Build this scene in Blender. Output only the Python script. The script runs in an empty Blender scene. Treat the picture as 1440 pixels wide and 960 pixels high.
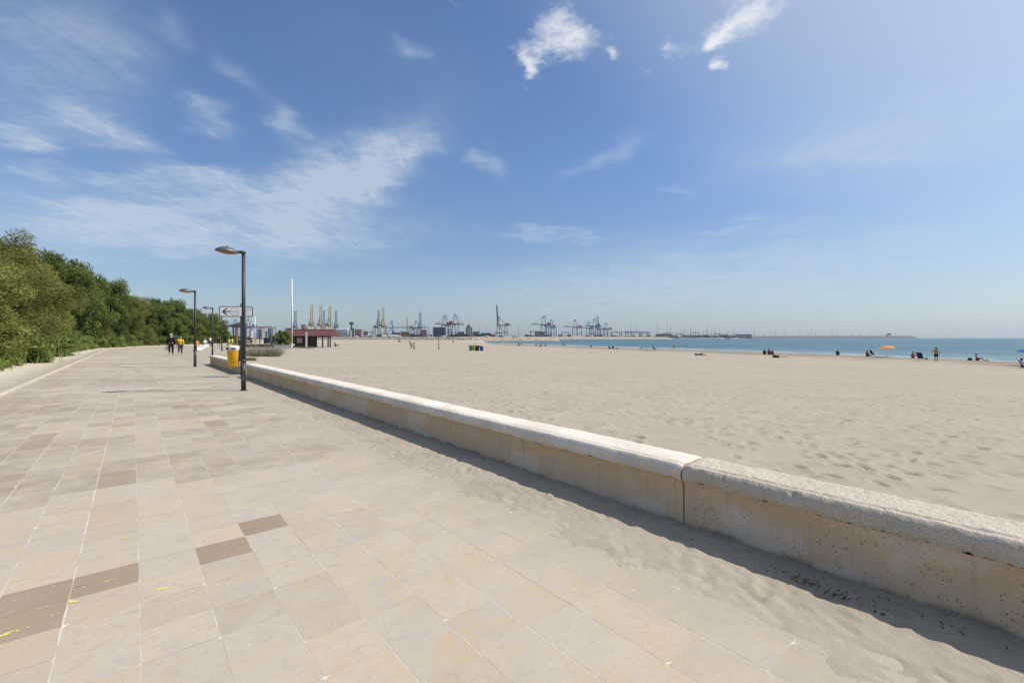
import bpy, math, random
import numpy as np
from mathutils import Vector, Matrix, noise as mnoise

random.seed(7); rng = np.random.default_rng(7)
R = math.radians
S = bpy.context.scene
COL = S.collection

# ------------------------------------------------------------------ frame of the place
CAMZ = 1.45; F = 640.0
NX, NY = 0.768, 0.640          # across the promenade, towards the beach
DX, DY = -0.640, 0.768         # along the promenade
SEA = -1.55
def W(s, t, z=0.0): return Vector((s*NX + t*DX, s*NY + t*DY, z))
def ST(x, y): return x*NX + y*NY, x*DX + y*DY
def bend(t): return np.where(np.asarray(t) > 70, (np.maximum(np.asarray(t), 70)-70.0)**2/165.0, 0.0)
def at(px, py, D): return Vector(((px-720)/F*D, D, CAMZ-(py-475)/F*D))
def P0(px, py, z=0.0):
    D = (CAMZ-z)*F/(py-475.0); return Vector(((px-720)/F*D, D, z))
WALL_DIR = math.atan2(DY, DX)

# ------------------------------------------------------------------ numpy value noise
def _h(ix, iy, seed):
    n = (ix.astype(np.int64)*374761393 + iy.astype(np.int64)*668265263 + seed*974711) & 0x7fffffff
    n = ((n ^ (n >> 13))*1274126177) & 0x7fffffff
    return ((n ^ (n >> 16)) & 0xffff)/65535.0
def vnoise(x, y, seed=0):
    x = np.asarray(x, float); y = np.asarray(y, float)
    ix = np.floor(x); iy = np.floor(y); fx = x-ix; fy = y-iy
    fx = fx*fx*(3-2*fx); fy = fy*fy*(3-2*fy)
    a = _h(ix, iy, seed); b = _h(ix+1, iy, seed); c = _h(ix, iy+1, seed); d = _h(ix+1, iy+1, seed)
    return (a*(1-fx)+b*fx)*(1-fy)+(c*(1-fx)+d*fx)*fy
def fbm(x, y, seed=0, o=4):
    r = 0; amp = .5; tot = 0
    for i in range(o):
        r = r + amp*vnoise(np.asarray(x)*2**i, np.asarray(y)*2**i, seed+i*17); tot += amp; amp *= .5
    return r/tot
def sstep(a, b, x):
    k = np.clip((np.asarray(x, float)-a)/(b-a), 0, 1); return k*k*(3-2*k)

# ------------------------------------------------------------------ object helpers
def tag(o, label=None, cat=None, group=None, kind=None):
    if label: o['label'] = label
    if cat: o['category'] = cat
    if group: o['group'] = group
    if kind: o['kind'] = kind
    return o
def empty(name, loc=(0, 0, 0), rz=0.0, label=None, cat=None, group=None):
    o = bpy.data.objects.new(name, None); COL.objects.link(o)
    o.empty_display_size = .2; o.location = loc; o.rotation_euler = (0, 0, rz)
    return tag(o, label, cat, group)
def link(name, me, mat=None, parent=None):
    o = bpy.data.objects.new(name, me); COL.objects.link(o)
    if mat:
        if not me.materials: me.materials.append(mat)
        elif me.materials[0] != mat:
            o.material_slots[0].link = 'OBJECT'; o.material_slots[0].material = mat
    if parent: o.parent = parent
    return o
def copy_tree(o, parent=None):
    c = o.copy(); COL.objects.link(c); c.parent = parent
    for ch in list(o.children): copy_tree(ch, c)
    return c
def npmesh(name, verts, quads, smooth=False):
    me = bpy.data.meshes.new(name)
    v = np.asarray(verts, np.float32); q = np.asarray(quads, np.int32)
    k = q.shape[1]
    me.vertices.add(len(v)); me.vertices.foreach_set('co', v.ravel())
    me.loops.add(q.size); me.loops.foreach_set('vertex_index', q.ravel())
    me.polygons.add(len(q)); me.polygons.foreach_set('loop_start', np.arange(0, q.size, k, dtype=np.int32))
    if smooth: me.polygons.foreach_set('use_smooth', np.ones(len(q), bool))
    me.update(calc_edges=True); me.validate()
    return me
def grid_quads(nu, nv):
    i = np.arange(nu-1)[:, None]*nv + np.arange(nv-1)[None, :]
    i = i.ravel(); return np.stack([i, i+nv, i+nv+1, i+1], 1)

class MB:
    def __init__(s): s.v = []; s.f = []; s.sm = []
    def add(s, vs, fs, sm=False):
        o = len(s.v); s.v += [tuple(v) for v in vs]
        for f in fs: s.f.append([i+o for i in f]); s.sm.append(sm)
        return s
    def box(s, c, d, rz=0.0, rx=0.0, ry=0.0, taper=1.0):
        M = Matrix.Translation(c) @ Matrix.Rotation(rz, 4, 'Z') @ Matrix.Rotation(rx, 4, 'X') @ Matrix.Rotation(ry, 4, 'Y')
        x, y, z = d[0]/2, d[1]/2, d[2]/2; k = taper
        vs = [(-x,-y,-z),(x,-y,-z),(x,y,-z),(-x,y,-z),(-x*k,-y*k,z),(x*k,-y*k,z),(x*k,y*k,z),(-x*k,y*k,z)]
        return s.add([M @ Vector(v) for v in vs], [(3,2,1,0),(4,5,6,7),(0,1,5,4),(1,2,6,5),(2,3,7,6),(3,0,4,7)])
    def tube(s, pts, rad, n=8, cap=True):
        pts = [Vector(p) for p in pts]
        if not hasattr(rad, '__len__'): rad = [rad]*len(pts)
        vs = []
        for i, p in enumerate(pts):
            a = pts[max(i-1, 0)]; b = pts[min(i+1, len(pts)-1)]; d = (b-a).normalized()
            u = d.cross(Vector((0, 0, 1)))
            if u.length < 1e-3: u = Vector((1, 0, 0))
            u.normalize(); w = d.cross(u)
            for k in range(n):
                an = 2*math.pi*k/n; vs.append(p + (u*math.cos(an)+w*math.sin(an))*rad[i])
        fs = []
        for i in range(len(pts)-1):
            for k in range(n):
                fs.append((i*n+k, i*n+(k+1) % n, (i+1)*n+(k+1) % n, (i+1)*n+k))
        if cap:
            fs.append(tuple(range(n-1, -1, -1))); fs.append(tuple((len(pts)-1)*n+k for k in range(n)))
        return s.add(vs, fs, n > 5)
    def lathe(s, prof, c=(0, 0, 0), n=20, sx=1.0, sy=1.0, cap=True):
        vs = []; fs = []
        for (r, z) in prof:
            for k in range(n):
                a = 2*math.pi*k/n; vs.append((c[0]+r*sx*math.cos(a), c[1]+r*sy*math.sin(a), c[2]+z))
        for i in range(len(prof)-1):
            for k in range(n): fs.append((i*n+k, i*n+(k+1) % n, (i+1)*n+(k+1) % n, (i+1)*n+k))
        if cap: fs.append(tuple(range(n-1, -1, -1))); fs.append(tuple((len(prof)-1)*n+k for k in range(n)))
        return s.add(vs, fs, True)
    def mesh(s, name):
        me = bpy.data.meshes.new(name); me.from_pydata(s.v, [], s.f)
        me.polygons.foreach_set('use_smooth', s.sm); me.update(); return me
    def build(s, name, mat, parent=None): return link(name, s.mesh(name), mat, parent)

# ------------------------------------------------------------------ materials
class NT:
    def __init__(s, tree): s.t = tree; s.n = tree.nodes; s.l = tree.links
    def set(s, sock, v):
        if isinstance(v, bpy.types.NodeSocket): s.l.new(v, sock)
        elif v is not None: sock.default_value = v
    def m(s, op, a, b=None, c=None, clamp=False):
        n = s.n.new('ShaderNodeMath'); n.operation = op; n.use_clamp = clamp
        for i, v in enumerate((a, b, c)):
            if v is not None: s.set(n.inputs[i], v)
        return n.outputs[0]
    def noise(s, vec, scale, detail=4, rough=.55, dist=0.0):
        n = s.n.new('ShaderNodeTexNoise'); s.set(n.inputs['Vector'], vec)
        n.inputs['Scale'].default_value = scale; n.inputs['Detail'].default_value = detail
        n.inputs['Roughness'].default_value = rough; n.inputs['Distortion'].default_value = dist
        return n.outputs['Fac']
    def map(s, vec, scale=(1, 1, 1), rot=(0, 0, 0), loc=(0, 0, 0)):
        n = s.n.new('ShaderNodeMapping'); s.set(n.inputs['Vector'], vec)
        n.inputs['Scale'].default_value = scale; n.inputs['Rotation'].default_value = rot; n.inputs['Location'].default_value = loc
        return n.outputs[0]
    def ramp(s, fac, a, b, lo=0.0, hi=1.0, smooth=True):
        n = s.n.new('ShaderNodeMapRange'); n.interpolation_type = 'SMOOTHSTEP' if smooth else 'LINEAR'
        s.set(n.inputs[0], fac); n.inputs[1].default_value = a; n.inputs[2].default_value = b
        n.inputs[3].default_value = lo; n.inputs[4].default_value = hi; return n.outputs[0]
    def mix(s, fac, a, b, mode='MIX'):
        n = s.n.new('ShaderNodeMix'); n.data_type = 'RGBA'; n.blend_type = mode
        s.set(n.inputs[0], fac); s.set(n.inputs[6], rgba(a)); s.set(n.inputs[7], rgba(b)); return n.outputs[2]
    def bump(s, h, strength, dist, normal=None):
        n = s.n.new('ShaderNodeBump'); s.set(n.inputs['Height'], h)
        n.inputs['Strength'].default_value = strength; n.inputs['Distance'].default_value = dist
        if normal is not None: s.l.new(normal, n.inputs['Normal'])
        return n.outputs[0]
def rgba(c): return c if isinstance(c, bpy.types.NodeSocket) else (c[0], c[1], c[2], 1.0)
def newmat(name):
    m = bpy.data.materials.new(name); m.use_nodes = True
    nt = NT(m.node_tree); b = m.node_tree.nodes['Principled BSDF']
    tc = nt.n.new('ShaderNodeTexCoord'); geo = nt.n.new('ShaderNodeNewGeometry')
    return m, nt, b, tc.outputs['Object'], geo.outputs['Position']
MATS = {}
def paint(name, col, rough=.5, var=.18, scale=6.0, metal=0.0, spec=.4):
    if name in MATS: return MATS[name]
    m, nt, b, ob, pos = newmat(name)
    n = nt.noise(ob, scale, 5)
    f = nt.ramp(n, .3, .7, 1-var, 1+var*.6)
    c = nt.mix(1.0, col, (1, 1, 1), 'MULTIPLY')
    g = nt.n.new('ShaderNodeCombineColor'); [nt.l.new(f, g.inputs[i]) for i in range(3)]
    c = nt.mix(1.0, col, g.outputs[0], 'MULTIPLY')
    nt.l.new(c, b.inputs['Base Color']); nt.l.new(nt.ramp(n, .3, .7, rough*.85, min(1, rough*1.15)), b.inputs['Roughness'])
    b.inputs['Metallic'].default_value = metal; b.inputs['Specular IOR Level'].default_value = spec
    MATS[name] = m; return m

def mat_tiles():
    m, nt, b, ob, pos = newmat('stone_tiles')
    at_ = nt.n.new('ShaderNodeAttribute'); at_.attribute_name = 'tint'
    sx = nt.n.new('ShaderNodeSeparateColor'); nt.l.new(at_.outputs['Color'], sx.inputs[0])
    tone, warm, dark = sx.outputs[0], sx.outputs[1], sx.outputs[2]
    rp = nt.map(pos, rot=(0, 0, -WALL_DIR))
    off = nt.n.new('ShaderNodeVectorMath'); off.operation = 'MULTIPLY_ADD'
    nt.l.new(at_.outputs['Color'], off.inputs[0]); off.inputs[1].default_value = (31, 47, 0); nt.l.new(rp, off.inputs[2])
    v = off.outputs[0]
    veins = nt.noise(nt.map(v, (1.7, 1.1, 1)), 7, 9, .7, 1.2)
    cloud = nt.noise(v, 4, 6, .6, .6)
    fine = nt.noise(pos, 90, 3, .6)
    c = nt.mix(warm, (0.432, 0.376, 0.303), (0.479, 0.388, 0.285))
    c = nt.mix(nt.ramp(tone, 0, 1), c, (0.295, 0.235, 0.177))
    c = nt.mix(nt.ramp(cloud, .42, .78, 0, .6), c, (0.469, 0.402, 0.322))
    c = nt.mix(nt.ramp(veins, .5, .64, 0, .46), c, (0.339, 0.278, 0.210))
    c = nt.mix(nt.ramp(nt.noise(v, 3.1, 7, .66, .8), .5, .62, 0, .62), c, (0.453, 0.346, 0.241))
    c = nt.mix(nt.ramp(nt.noise(nt.map(v, loc=(7, 3, 0)), 2.6, 7, .66, .8), .52, .64, 0, .5), c, (0.378, 0.349, 0.316))
    c = nt.mix(nt.ramp(nt.noise(nt.map(v, (1.2, 2.6, 1)), 9, 9, .72, 1.4), .54, .64, 0, .42), c, (0.362, 0.308, 0.247))
    c = nt.mix(nt.ramp(nt.noise(pos, .75, 7, .68, .6), .5, .68, 0, .5), c, (0.372, 0.308, 0.237))
    c = nt.mix(dark, c, (0.279, 0.207, 0.146))
    c = nt.mix(nt.ramp(nt.noise(v, 13, 6, .7, 1.6), .6, .72, 0, .6), c, (0.476, 0.428, 0.368))
    och = nt.ramp(nt.noise(pos, 1.9, 5, .65, .4), .66, .78, 0, .42)
    dp_ = nt.n.new('ShaderNodeVectorMath'); dp_.operation = 'DISTANCE'; nt.l.new(pos, dp_.inputs[0]); dp_.inputs[1].default_value = (.0, 2.45, 0)
    rust = nt.m('MULTIPLY', nt.ramp(nt.m('ADD', dp_.outputs['Value'], nt.m('MULTIPLY', cloud, 1.2)), .8, 1.9, 1, 0), nt.ramp(nt.noise(pos, 4.5, 6, .7, .8), .5, .66))
    c = nt.mix(nt.m('MAXIMUM', och, nt.m('MULTIPLY', rust, .6)), c, (0.469, 0.337, 0.177))
    pale = nt.ramp(nt.noise(pos, .55, 6, .6, .3), .42, .66, 0, .45)      # dusty film of blown sand
    c = nt.mix(pale, c, (0.431, 0.380, 0.316))
    # sand film thickening towards the wall
    d = nt.n.new('ShaderNodeVectorMath'); d.operation = 'DOT_PRODUCT'; nt.l.new(pos, d.inputs[0]); d.inputs[1].default_value = (NX, NY, 0)
    sn = nt.noise(pos, 2.6, 6, .65)
    dist = nt.m('ADD', d.outputs['Value'], nt.m('MULTIPLY', nt.m('SUBTRACT', sn, .5), 1.7))
    sand = nt.m('MULTIPLY', nt.ramp(dist, 1.85, 2.5, 0, 1.0), nt.ramp(nt.noise(pos, 11, 6, .7), .3, .5, .55, 1.0))
    grain = nt.noise(pos, 240, 2)
    sc = nt.mix(grain, (.335, .29, .228), (.415, .362, .29))
    c = nt.mix(sand, c, sc)
    spk = nt.ramp(fine, .62, .75, 0, .25); c = nt.mix(spk, c, (0.500, 0.451, 0.390))
    ch = nt.n.new('ShaderNodeTexVoronoi'); ch.inputs['Scale'].default_value = 9; nt.set(ch.inputs['Vector'], nt.map(pos, (1, 1, 0)))
    chip = nt.m('MULTIPLY', nt.ramp(ch.outputs['Distance'], .03, .09, 1, 0), nt.ramp(nt.noise(pos, 3.1, 4), .46, .6))
    c = nt.mix(nt.m('MULTIPLY', chip, .7), c, (0.560, 0.519, 0.449))
    nt.l.new(c, b.inputs['Base Color'])
    nt.l.new(nt.ramp(veins, .3, .7, .55, .8), b.inputs['Roughness'])
    b.inputs['Specular IOR Level'].default_value = .25
    h = nt.m('ADD', nt.m('MULTIPLY', veins, .6), nt.m('MULTIPLY', fine, .35))
    h = nt.m('ADD', h, nt.m('MULTIPLY', nt.m('MULTIPLY', sand, sn), 1.5))
    nt.l.new(nt.bump(h, .35, .006), b.inputs['Normal'])
    return m
def mat_grout():
    m, nt, b, ob, pos = newmat('joint_mortar')
    n = nt.noise(pos, 1.1, 4, .6); n2 = nt.noise(pos, 14, 4, .6)
    c = nt.mix(nt.ramp(n2, .3, .7), (0.602, 0.559, 0.490), (0.499, 0.447, 0.370))
    c = nt.mix(nt.ramp(nt.noise(pos, 2.3, 5, .65), .5, .64), c, (0.396, 0.335, 0.267))
    c = nt.mix(nt.ramp(n, .6, .7, 0, .8), c, (0.284, 0.215, 0.120))
    c = nt.mix(nt.ramp(nt.noise(pos, .8, 3), .68, .73), c, (0.138, 0.112, 0.077))
    nt.l.new(c, b.inputs['Base Color']); b.inputs['Roughness'].default_value = .95; b.inputs['Specular IOR Level'].default_value = .1
    return m
def mat_sand(name, a, bcol, ripple=1.0, prints=0.0):
    m, nt, b, ob, pos = newmat(name)
    g = nt.noise(pos, 260, 2, .6); n = nt.noise(pos, 1.3, 6, .62); big = nt.noise(nt.map(pos, (1, 1, 1)), .09, 5, .55)
    mid = nt.noise(pos, 12, 5, .6)
    c = nt.mix(nt.ramp(n, .3, .7), a, bcol)
    c = nt.mix(nt.ramp(g, .35, .7, 0, .35), c, tuple(v*.78 for v in a))
    c = nt.mix(nt.ramp(big, .45, .7, 0, .3), c, tuple(v*1.1 for v in bcol))
    sp = nt.ramp(nt.noise(pos, 70, 2), .7, .78, 0, .4); c = nt.mix(sp, c, tuple(v*.55 for v in a))
    if prints:
        # damp darker strip at the sea's edge: lowest sand
        z = nt.n.new('ShaderNodeSeparateXYZ'); nt.l.new(pos, z.inputs[0])
        wet = nt.ramp(nt.m('ADD', z.outputs[2], nt.m('MULTIPLY', nt.m('SUBTRACT', n, .5), .08)), SEA+.02, SEA+.11, 1, 0)
        c = nt.mix(nt.m('MULTIPLY', wet, .75), c, (.23, .175, .12))
        # dry weed and shell litter in drift lines
        lit = nt.m('MULTIPLY', nt.ramp(nt.noise(pos, 3.3, 6, .75), .66, .74, 0, .45), nt.ramp(big, .5, .62))
        c = nt.mix(lit, c, (.3, .24, .18))
    nt.l.new(c, b.inputs['Base Color']); b.inputs['Roughness'].default_value = 1.0; b.inputs['Specular IOR Level'].default_value = .05
    h = nt.m('ADD', nt.m('MULTIPLY', n, .5*ripple), nt.m('ADD', nt.m('MULTIPLY', mid, .22), nt.m('MULTIPLY', g, .05)))
    if prints:
        vo = nt.n.new('ShaderNodeTexVoronoi'); vo.inputs['Scale'].default_value = 1.7; nt.set(vo.inputs['Vector'], nt.map(pos, (1, 1, 0)))
        vo.feature = 'SMOOTH_F1'; vo.inputs['Smoothness'].default_value = .3
        dent = nt.ramp(vo.outputs['Distance'], .1, .34, -.9*prints, 0)
        dent = nt.m('MULTIPLY', dent, nt.ramp(nt.noise(pos, .22, 4), .42, .6))
        h = nt.m('ADD', h, dent)
    nt.l.new(nt.bump(h, .9, .05), b.inputs['Normal'])
    return m
def mat_wall(name, rough=0.0):
    m, nt, b, ob, pos = newmat(name)
    rp = nt.map(pos, rot=(0, 0, -WALL_DIR))
    streak = nt.noise(nt.map(rp, (2.3, 2.3, .35)), 3, 6, .6, .3)
    cl = nt.noise(rp, 1.1, 6, .6, .4); fine = nt.noise(rp, 55, 4, .65); gr = nt.noise(rp, 150, 2)
    z = nt.n.new('ShaderNodeSeparateXYZ'); nt.l.new(pos, z.inputs[0]); z = z.outputs[2]
    zz = nt.m('ADD', z, nt.m('MULTIPLY', nt.m('SUBTRACT', cl, .5), .55))
    och = nt.ramp(zz, .1, .36, 0, 1)
    c = nt.mix(och, (.58, .45, .31), (.59, .415, .25))
    c = nt.mix(nt.ramp(streak, .5, .72, 0, .55), c, (.53, .38, .235))
    c = nt.mix(nt.ramp(nt.noise(rp, .9, 3, .5, .2), .57, .61, 0, .45), c, (.68, .61, .51))
    vo = nt.n.new('ShaderNodeTexVoronoi'); vo.inputs['Scale'].default_value = 58; nt.set(vo.inputs['Vector'], rp)
    vs_ = nt.n.new('ShaderNodeSeparateColor'); nt.l.new(vo.outputs['Color'], vs_.inputs[0])
    pit = nt.m('MULTIPLY', nt.ramp(nt.m('ADD', vo.outputs['Distance'], nt.m('MULTIPLY', vs_.outputs[0], .35)), .15, .4, 1, 0), nt.ramp(nt.noise(rp, 5, 4), .42, .6))
    c = nt.mix(nt.ramp(nt.noise(rp, 26, 6, .72, .4), .5, .66, 0, .45), c, (.45, .345, .23))
    drip = nt.noise(nt.map(rp, (9, 9, .5)), 2.2, 4, .6, .2)
    c = nt.mix(nt.m('MULTIPLY', nt.ramp(drip, .58, .68), nt.ramp(z, .05, .34, .1, .6)), c, (.40, .27, .15))
    c = nt.mix(nt.m('MULTIPLY', pit, .28+.1*rough), c, (.24, .18, .12))
    c = nt.mix(nt.ramp(gr, .4, .7, 0, .22), c, (.36, .3, .22))
    base = nt.ramp(nt.m('ADD', z, nt.m('MULTIPLY', nt.m('SUBTRACT', nt.noise(rp, 6, 5), .5), .12)), .02, .075, .75, 0)
    c = nt.mix(base, c, (.22, .175, .125))
    c = nt.mix(nt.m('MULTIPLY', nt.ramp(nt.noise(rp, 1.7, 5, .6, .3), .54, .58), nt.ramp(z, .28, .12, 0, .5)), c, (.62, .55, .46))   # salt-bleached patches                                   # dirt line
    nt.l.new(c, b.inputs['Base Color']); b.inputs['Roughness'].default_value = .95; b.inputs['Specular IOR Level'].default_value = .1
    h = nt.m('ADD', nt.m('MULTIPLY', fine, .5), nt.m('MULTIPLY', pit, -1.0))
    nt.l.new(nt.bump(h, .6+.4*rough, .008), b.inputs['Normal']); return m
def mat_coping(name, rough=0.0):
    m, nt, b, ob, pos = newmat(name)
    cl = nt.noise(pos, 2.2, 6, .62, .3); g = nt.noise(pos, 130, 3, .7); f = nt.noise(pos, 34, 5, .7)
    c = nt.mix(nt.ramp(cl, .35, .68), (.60, .545, .46), (.72, .67, .59))
    if rough: c = nt.mix(.5, c, (.50, .43, .33))
    c = nt.mix(nt.ramp(f, .52, .7, 0, .5), c, (.45, .385, .31))
    c = nt.mix(nt.ramp(g, .5, .66, 0, .3+.4*rough), c, (.30, .235, .17))
    nt.l.new(c, b.inputs['Base Color']); b.inputs['Roughness'].default_value = .95; b.inputs['Specular IOR Level'].default_value = .1
    h = nt.m('ADD', f, nt.m('MULTIPLY', g, .4))
    nt.l.new(nt.bump(h, .35+.55*rough, .006+.008*rough), b.inputs['Normal']); return m
def mat_leaf(name, dark, light, brown=None):
    m, nt, b, ob, pos = newmat(name)
    a = nt.n.new('ShaderNodeAttribute'); a.attribute_name = 'tint'
    oi = nt.n.new('ShaderNodeObjectInfo')
    sx = nt.n.new('ShaderNodeSeparateColor'); nt.l.new(a.outputs['Color'], sx.inputs[0])
    c = nt.mix(sx.outputs[0], dark, light)
    c = nt.mix(nt.ramp(oi.outputs['Random'], 0, 1, 0, .4), c, tuple(v*.75 for v in dark))
    if brown: c = nt.mix(nt.ramp(sx.outputs[1], .95, .97), c, brown)
    nt.l.new(c, b.inputs['Base Color']); b.inputs['Roughness'].default_value = .65; b.inputs['Specular IOR Level'].default_value = .25
    tr = nt.n.new('ShaderNodeBsdfTranslucent'); nt.l.new(c, tr.inputs['Color'])
    mx = nt.n.new('ShaderNodeMixShader'); mx.inputs[0].default_value = .33
    nt.l.new(b.outputs[0], mx.inputs[1]); nt.l.new(tr.outputs[0], mx.inputs[2])
    nt.l.new(mx.outputs[0], nt.n['Material Output'].inputs['Surface']); return m
def mat_sea():
    m, nt, b, ob, pos = newmat('sea_water')
    n1 = nt.noise(nt.map(pos, (.5, 1.0, 1), rot=(0, 0, R(-20))), .35, 6, .62, .4)
    n2 = nt.noise(pos, 2.1, 5, .65, .3)
    sw = nt.noise(nt.map(pos, (.02, .11, 1), rot=(0, 0, R(21))), 1.0, 3, .5)
    big = nt.noise(nt.map(pos, (.006, .035, 1), rot=(0, 0, R(8))), 1.0, 6, .65, .4)
    chop = nt.noise(nt.map(pos, (.09, .045, 1), rot=(0, 0, R(12))), 1.0, 6, .72, .6)
    c = nt.mix(nt.ramp(big, .35, .65), (.034, .092, .118), (.072, .14, .162))
    c = nt.mix(nt.ramp(chop, .5, .62, 0, .85), c, (.022, .075, .095))
    c = nt.mix(nt.ramp(chop, .34, .45, .6, 0), c, (.17, .26, .275))
    c = nt.mix(nt.ramp(n1, .5, .75, 0, .5), c, (.02, .085, .12))
    # shoal colour over sand close to the beach (shallow water), along the shoreline's own direction
    d = nt.n.new('ShaderNodeVectorMath'); d.operation = 'DOT_PRODUCT'; nt.l.new(pos, d.inputs[0]); d.inputs[1].default_value = (.93, .37, 0)
    sh = nt.ramp(nt.m('ADD', d.outputs['Value'], nt.m('MULTIPLY', n1, 16)), 84, 135, 1, 0)
    c = nt.mix(nt.m('MULTIPLY', sh, .7), c, (.17, .25, .25))
    foam = nt.m('MULTIPLY', nt.ramp(sw, .62, .68), nt.ramp(nt.noise(pos, .4, 5, .7), .54, .62))
    foam = nt.m('MULTIPLY', foam, nt.ramp(d.outputs['Value'], 150, 80))
    c = nt.mix(nt.m('MULTIPLY', foam, .55), c, (.7, .74, .74))
    nt.l.new(c, b.inputs['Base Color']); b.inputs['Roughness'].default_value = .32; b.inputs['IOR'].default_value = 1.333
    b.inputs['Specular IOR Level'].default_value = .28
    h = nt.m('ADD', nt.m('MULTIPLY', n1, 1.0), nt.m('ADD', nt.m('MULTIPLY', n2, .25), nt.m('MULTIPLY', sw, 1.6)))
    nt.l.new(nt.bump(h, .9, .5), b.inputs['Normal']); return m
def mat_concrete():
    m, nt, b, ob, pos = newmat('pale_concrete')
    n = nt.noise(pos, 1.2, 6, .62, .3); g = nt.noise(pos, 60, 3, .6)
    c = nt.mix(nt.ramp(n, .35, .7), (0.437, 0.378, 0.296), (0.515, 0.448, 0.359))
    c = nt.mix(nt.ramp(nt.noise(pos, .17, 4, .6), .58, .7, 0, .6), c, (0.390, 0.281, 0.172))
    c = nt.mix(nt.ramp(g, .5, .8, 0, .3), c, (0.265, 0.234, 0.195))
    nt.l.new(c, b.inputs['Base Color']); b.inputs['Roughness'].default_value = .9; b.inputs['Specular IOR Level'].default_value = .15
    nt.l.new(nt.bump(g, .3, .005), b.inputs['Normal']); return m
def mat_rock(name, a, c2):
    m, nt, b, ob, pos = newmat(name)
    v = nt.n.new('ShaderNodeTexVoronoi'); v.inputs['Scale'].default_value = .55; nt.set(v.inputs['Vector'], pos)
    sx = nt.n.new('ShaderNodeSeparateColor'); nt.l.new(v.outputs['Color'], sx.inputs[0])
    c = nt.mix(sx.outputs[0], a, c2)
    c = nt.mix(nt.ramp(nt.noise(pos, .8, 4), .5, .7, 0, .5), c, tuple(x*.5 for x in a))
    nt.l.new(c, b.inputs['Base Color']); b.inputs['Roughness'].default_value = .95
    nt.l.new(nt.bump(v.outputs['Distance'], 1.0, .6), b.inputs['Normal']); return m
def mat_scrub():
    m, nt, b, ob, pos = newmat('scrub_soil')
    n = nt.noise(pos, 1.5, 6, .6)
    c = nt.mix(nt.ramp(n, .35, .65), (.16, .13, .08), (.10, .11, .045))
    nt.l.new(c, b.inputs['Base Color']); b.inputs['Roughness'].default_value = 1; return m

M_TILE, M_GROUT = mat_tiles(), mat_grout()
M_BEACH = mat_sand('beach_sand', (.345, .295, .235), (.39, .336, .27), .3, .4)
M_STRIP = mat_sand('drifted_sand', (.335, .29, .228), (.405, .353, .282), .6)
M_WALL, M_WALLR = mat_wall('wall_concrete'), mat_wall('wall_concrete_rough', 1.0)
M_COP, M_COPR = mat_coping('coping_stone'), mat_coping('coping_stone_rough', 1.0)
M_SEA, M_CONC = mat_sea(), mat_concrete()
M_ROCK = mat_rock('groyne_rock', (.32, .265, .2), (.45, .38, .29)); M_ROCK2 = mat_rock('mole_rock', (.12, .125, .125), (.2, .2, .19))
M_SCRUB = mat_scrub()
M_LEAF_D = mat_leaf('leaf_dark', (.05, .08, .016), (.235, .285, .06), None)
M_LEAF_O = mat_leaf('leaf_olive', (.095, .11, .024), (.32, .33, .085), None)
M_LEAF_L = mat_leaf('leaf_light', (.09, .135, .026), (.28, .335, .085), (.26, .21, .1))
M_TWIG = mat_leaf('dry_twig', (.24, .22, .165), (.40, .375, .30), (.2, .23, .09))
M_BARK = paint('bark', (.13, .10, .075), .95, .35, 8)
M_IRON = paint('grey_iron', (.045, .047, .052), .5, .2, 3, .0, .4)
M_SHADE = paint('lamp_shade_metal', (.10, .105, .112), .42, .15, 4, .2)
M_AMBER = paint('amber_lens', (.26, .14, .06), .3, .2, 9)
M_YEL = paint('yellow_plastic', (.72, .37, .012), .42, .06, 2)
M_LID = paint('pale_lid', (.62, .60, .54), .6, .2, 6)
M_WHITE = paint('white_paint', (.72, .71, .68), .5, .1, 3)
M_BLACK = paint('black_paint', (.012, .012, .014), .5, .2, 4)
M_SKIN = paint('skin_tanned', (.36, .175, .105), .55, .1, 8)
M_SKINL = paint('skin_light', (.50, .29, .2), .55, .1, 8)
M_HAIRD = paint('hair_dark', (.02, .014, .01), .6, .3, 30)
M_HAIRG = paint('hair_grey', (.42, .41, .39), .7, .3, 30)

# ------------------------------------------------------------------ people (body grown on a skeleton with the Skin modifier)
RAD = dict(pel=.135, spi=.118, che=.145, nec=.052, hea=.088, hdt=.07, sh=.068, el=.044, wr=.03, ha=.036, fi=.018, hip=.092, kn=.058, an=.038, to=.032)
def pose_stand(st=0.0, arm='down', lean=0.0):
    J = dict(pel=(0, 0, .93), spi=(0, .01+lean*.3, 1.12), che=(0, .01+lean, 1.32), nec=(0, .02+lean*1.2, 1.48), hea=(0, .05+lean*1.3, 1.6), hdt=(0, .045+lean*1.3, 1.69))
    for sx, n in ((-1, 'L'), (1, 'R')):
        k = st*sx
        J['sh'+n] = (sx*.185, lean, 1.4)
        if arm == 'hips': J['el'+n] = (sx*.4, -.08, 1.19); J['wr'+n] = (sx*.24, .06, 1.02); J['ha'+n] = (sx*.17, .1, 1.0); J['fi'+n] = (sx*.12, .14, .98)
        elif arm == 'fold': J['el'+n] = (sx*.27, .03, 1.14); J['wr'+n] = (sx*.08, .26, 1.2); J['ha'+n] = (sx*.0, .27, 1.21); J['fi'+n] = (-sx*.07, .25, 1.22)
        else: J['el'+n] = (sx*.25, lean-.12*k-.02, 1.13); J['wr'+n] = (sx*.26, lean-.22*k+.07, .88); J['ha'+n] = (sx*.26, lean-.24*k+.1, .79); J['fi'+n] = (sx*.255, lean-.24*k+.12, .71)
        J['hip'+n] = (sx*.095, 0, .88); J['kn'+n] = (sx*.105, .03+.3*k, .49+abs(k)*.03); J['an'+n] = (sx*.11, -.02+.5*k-.14*abs(k), .085+max(0, -k)*.18); J['to'+n] = (sx*.125, .12+.5*k-.12*abs(k), .035+max(0, -k)*.1)
    return J
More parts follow.
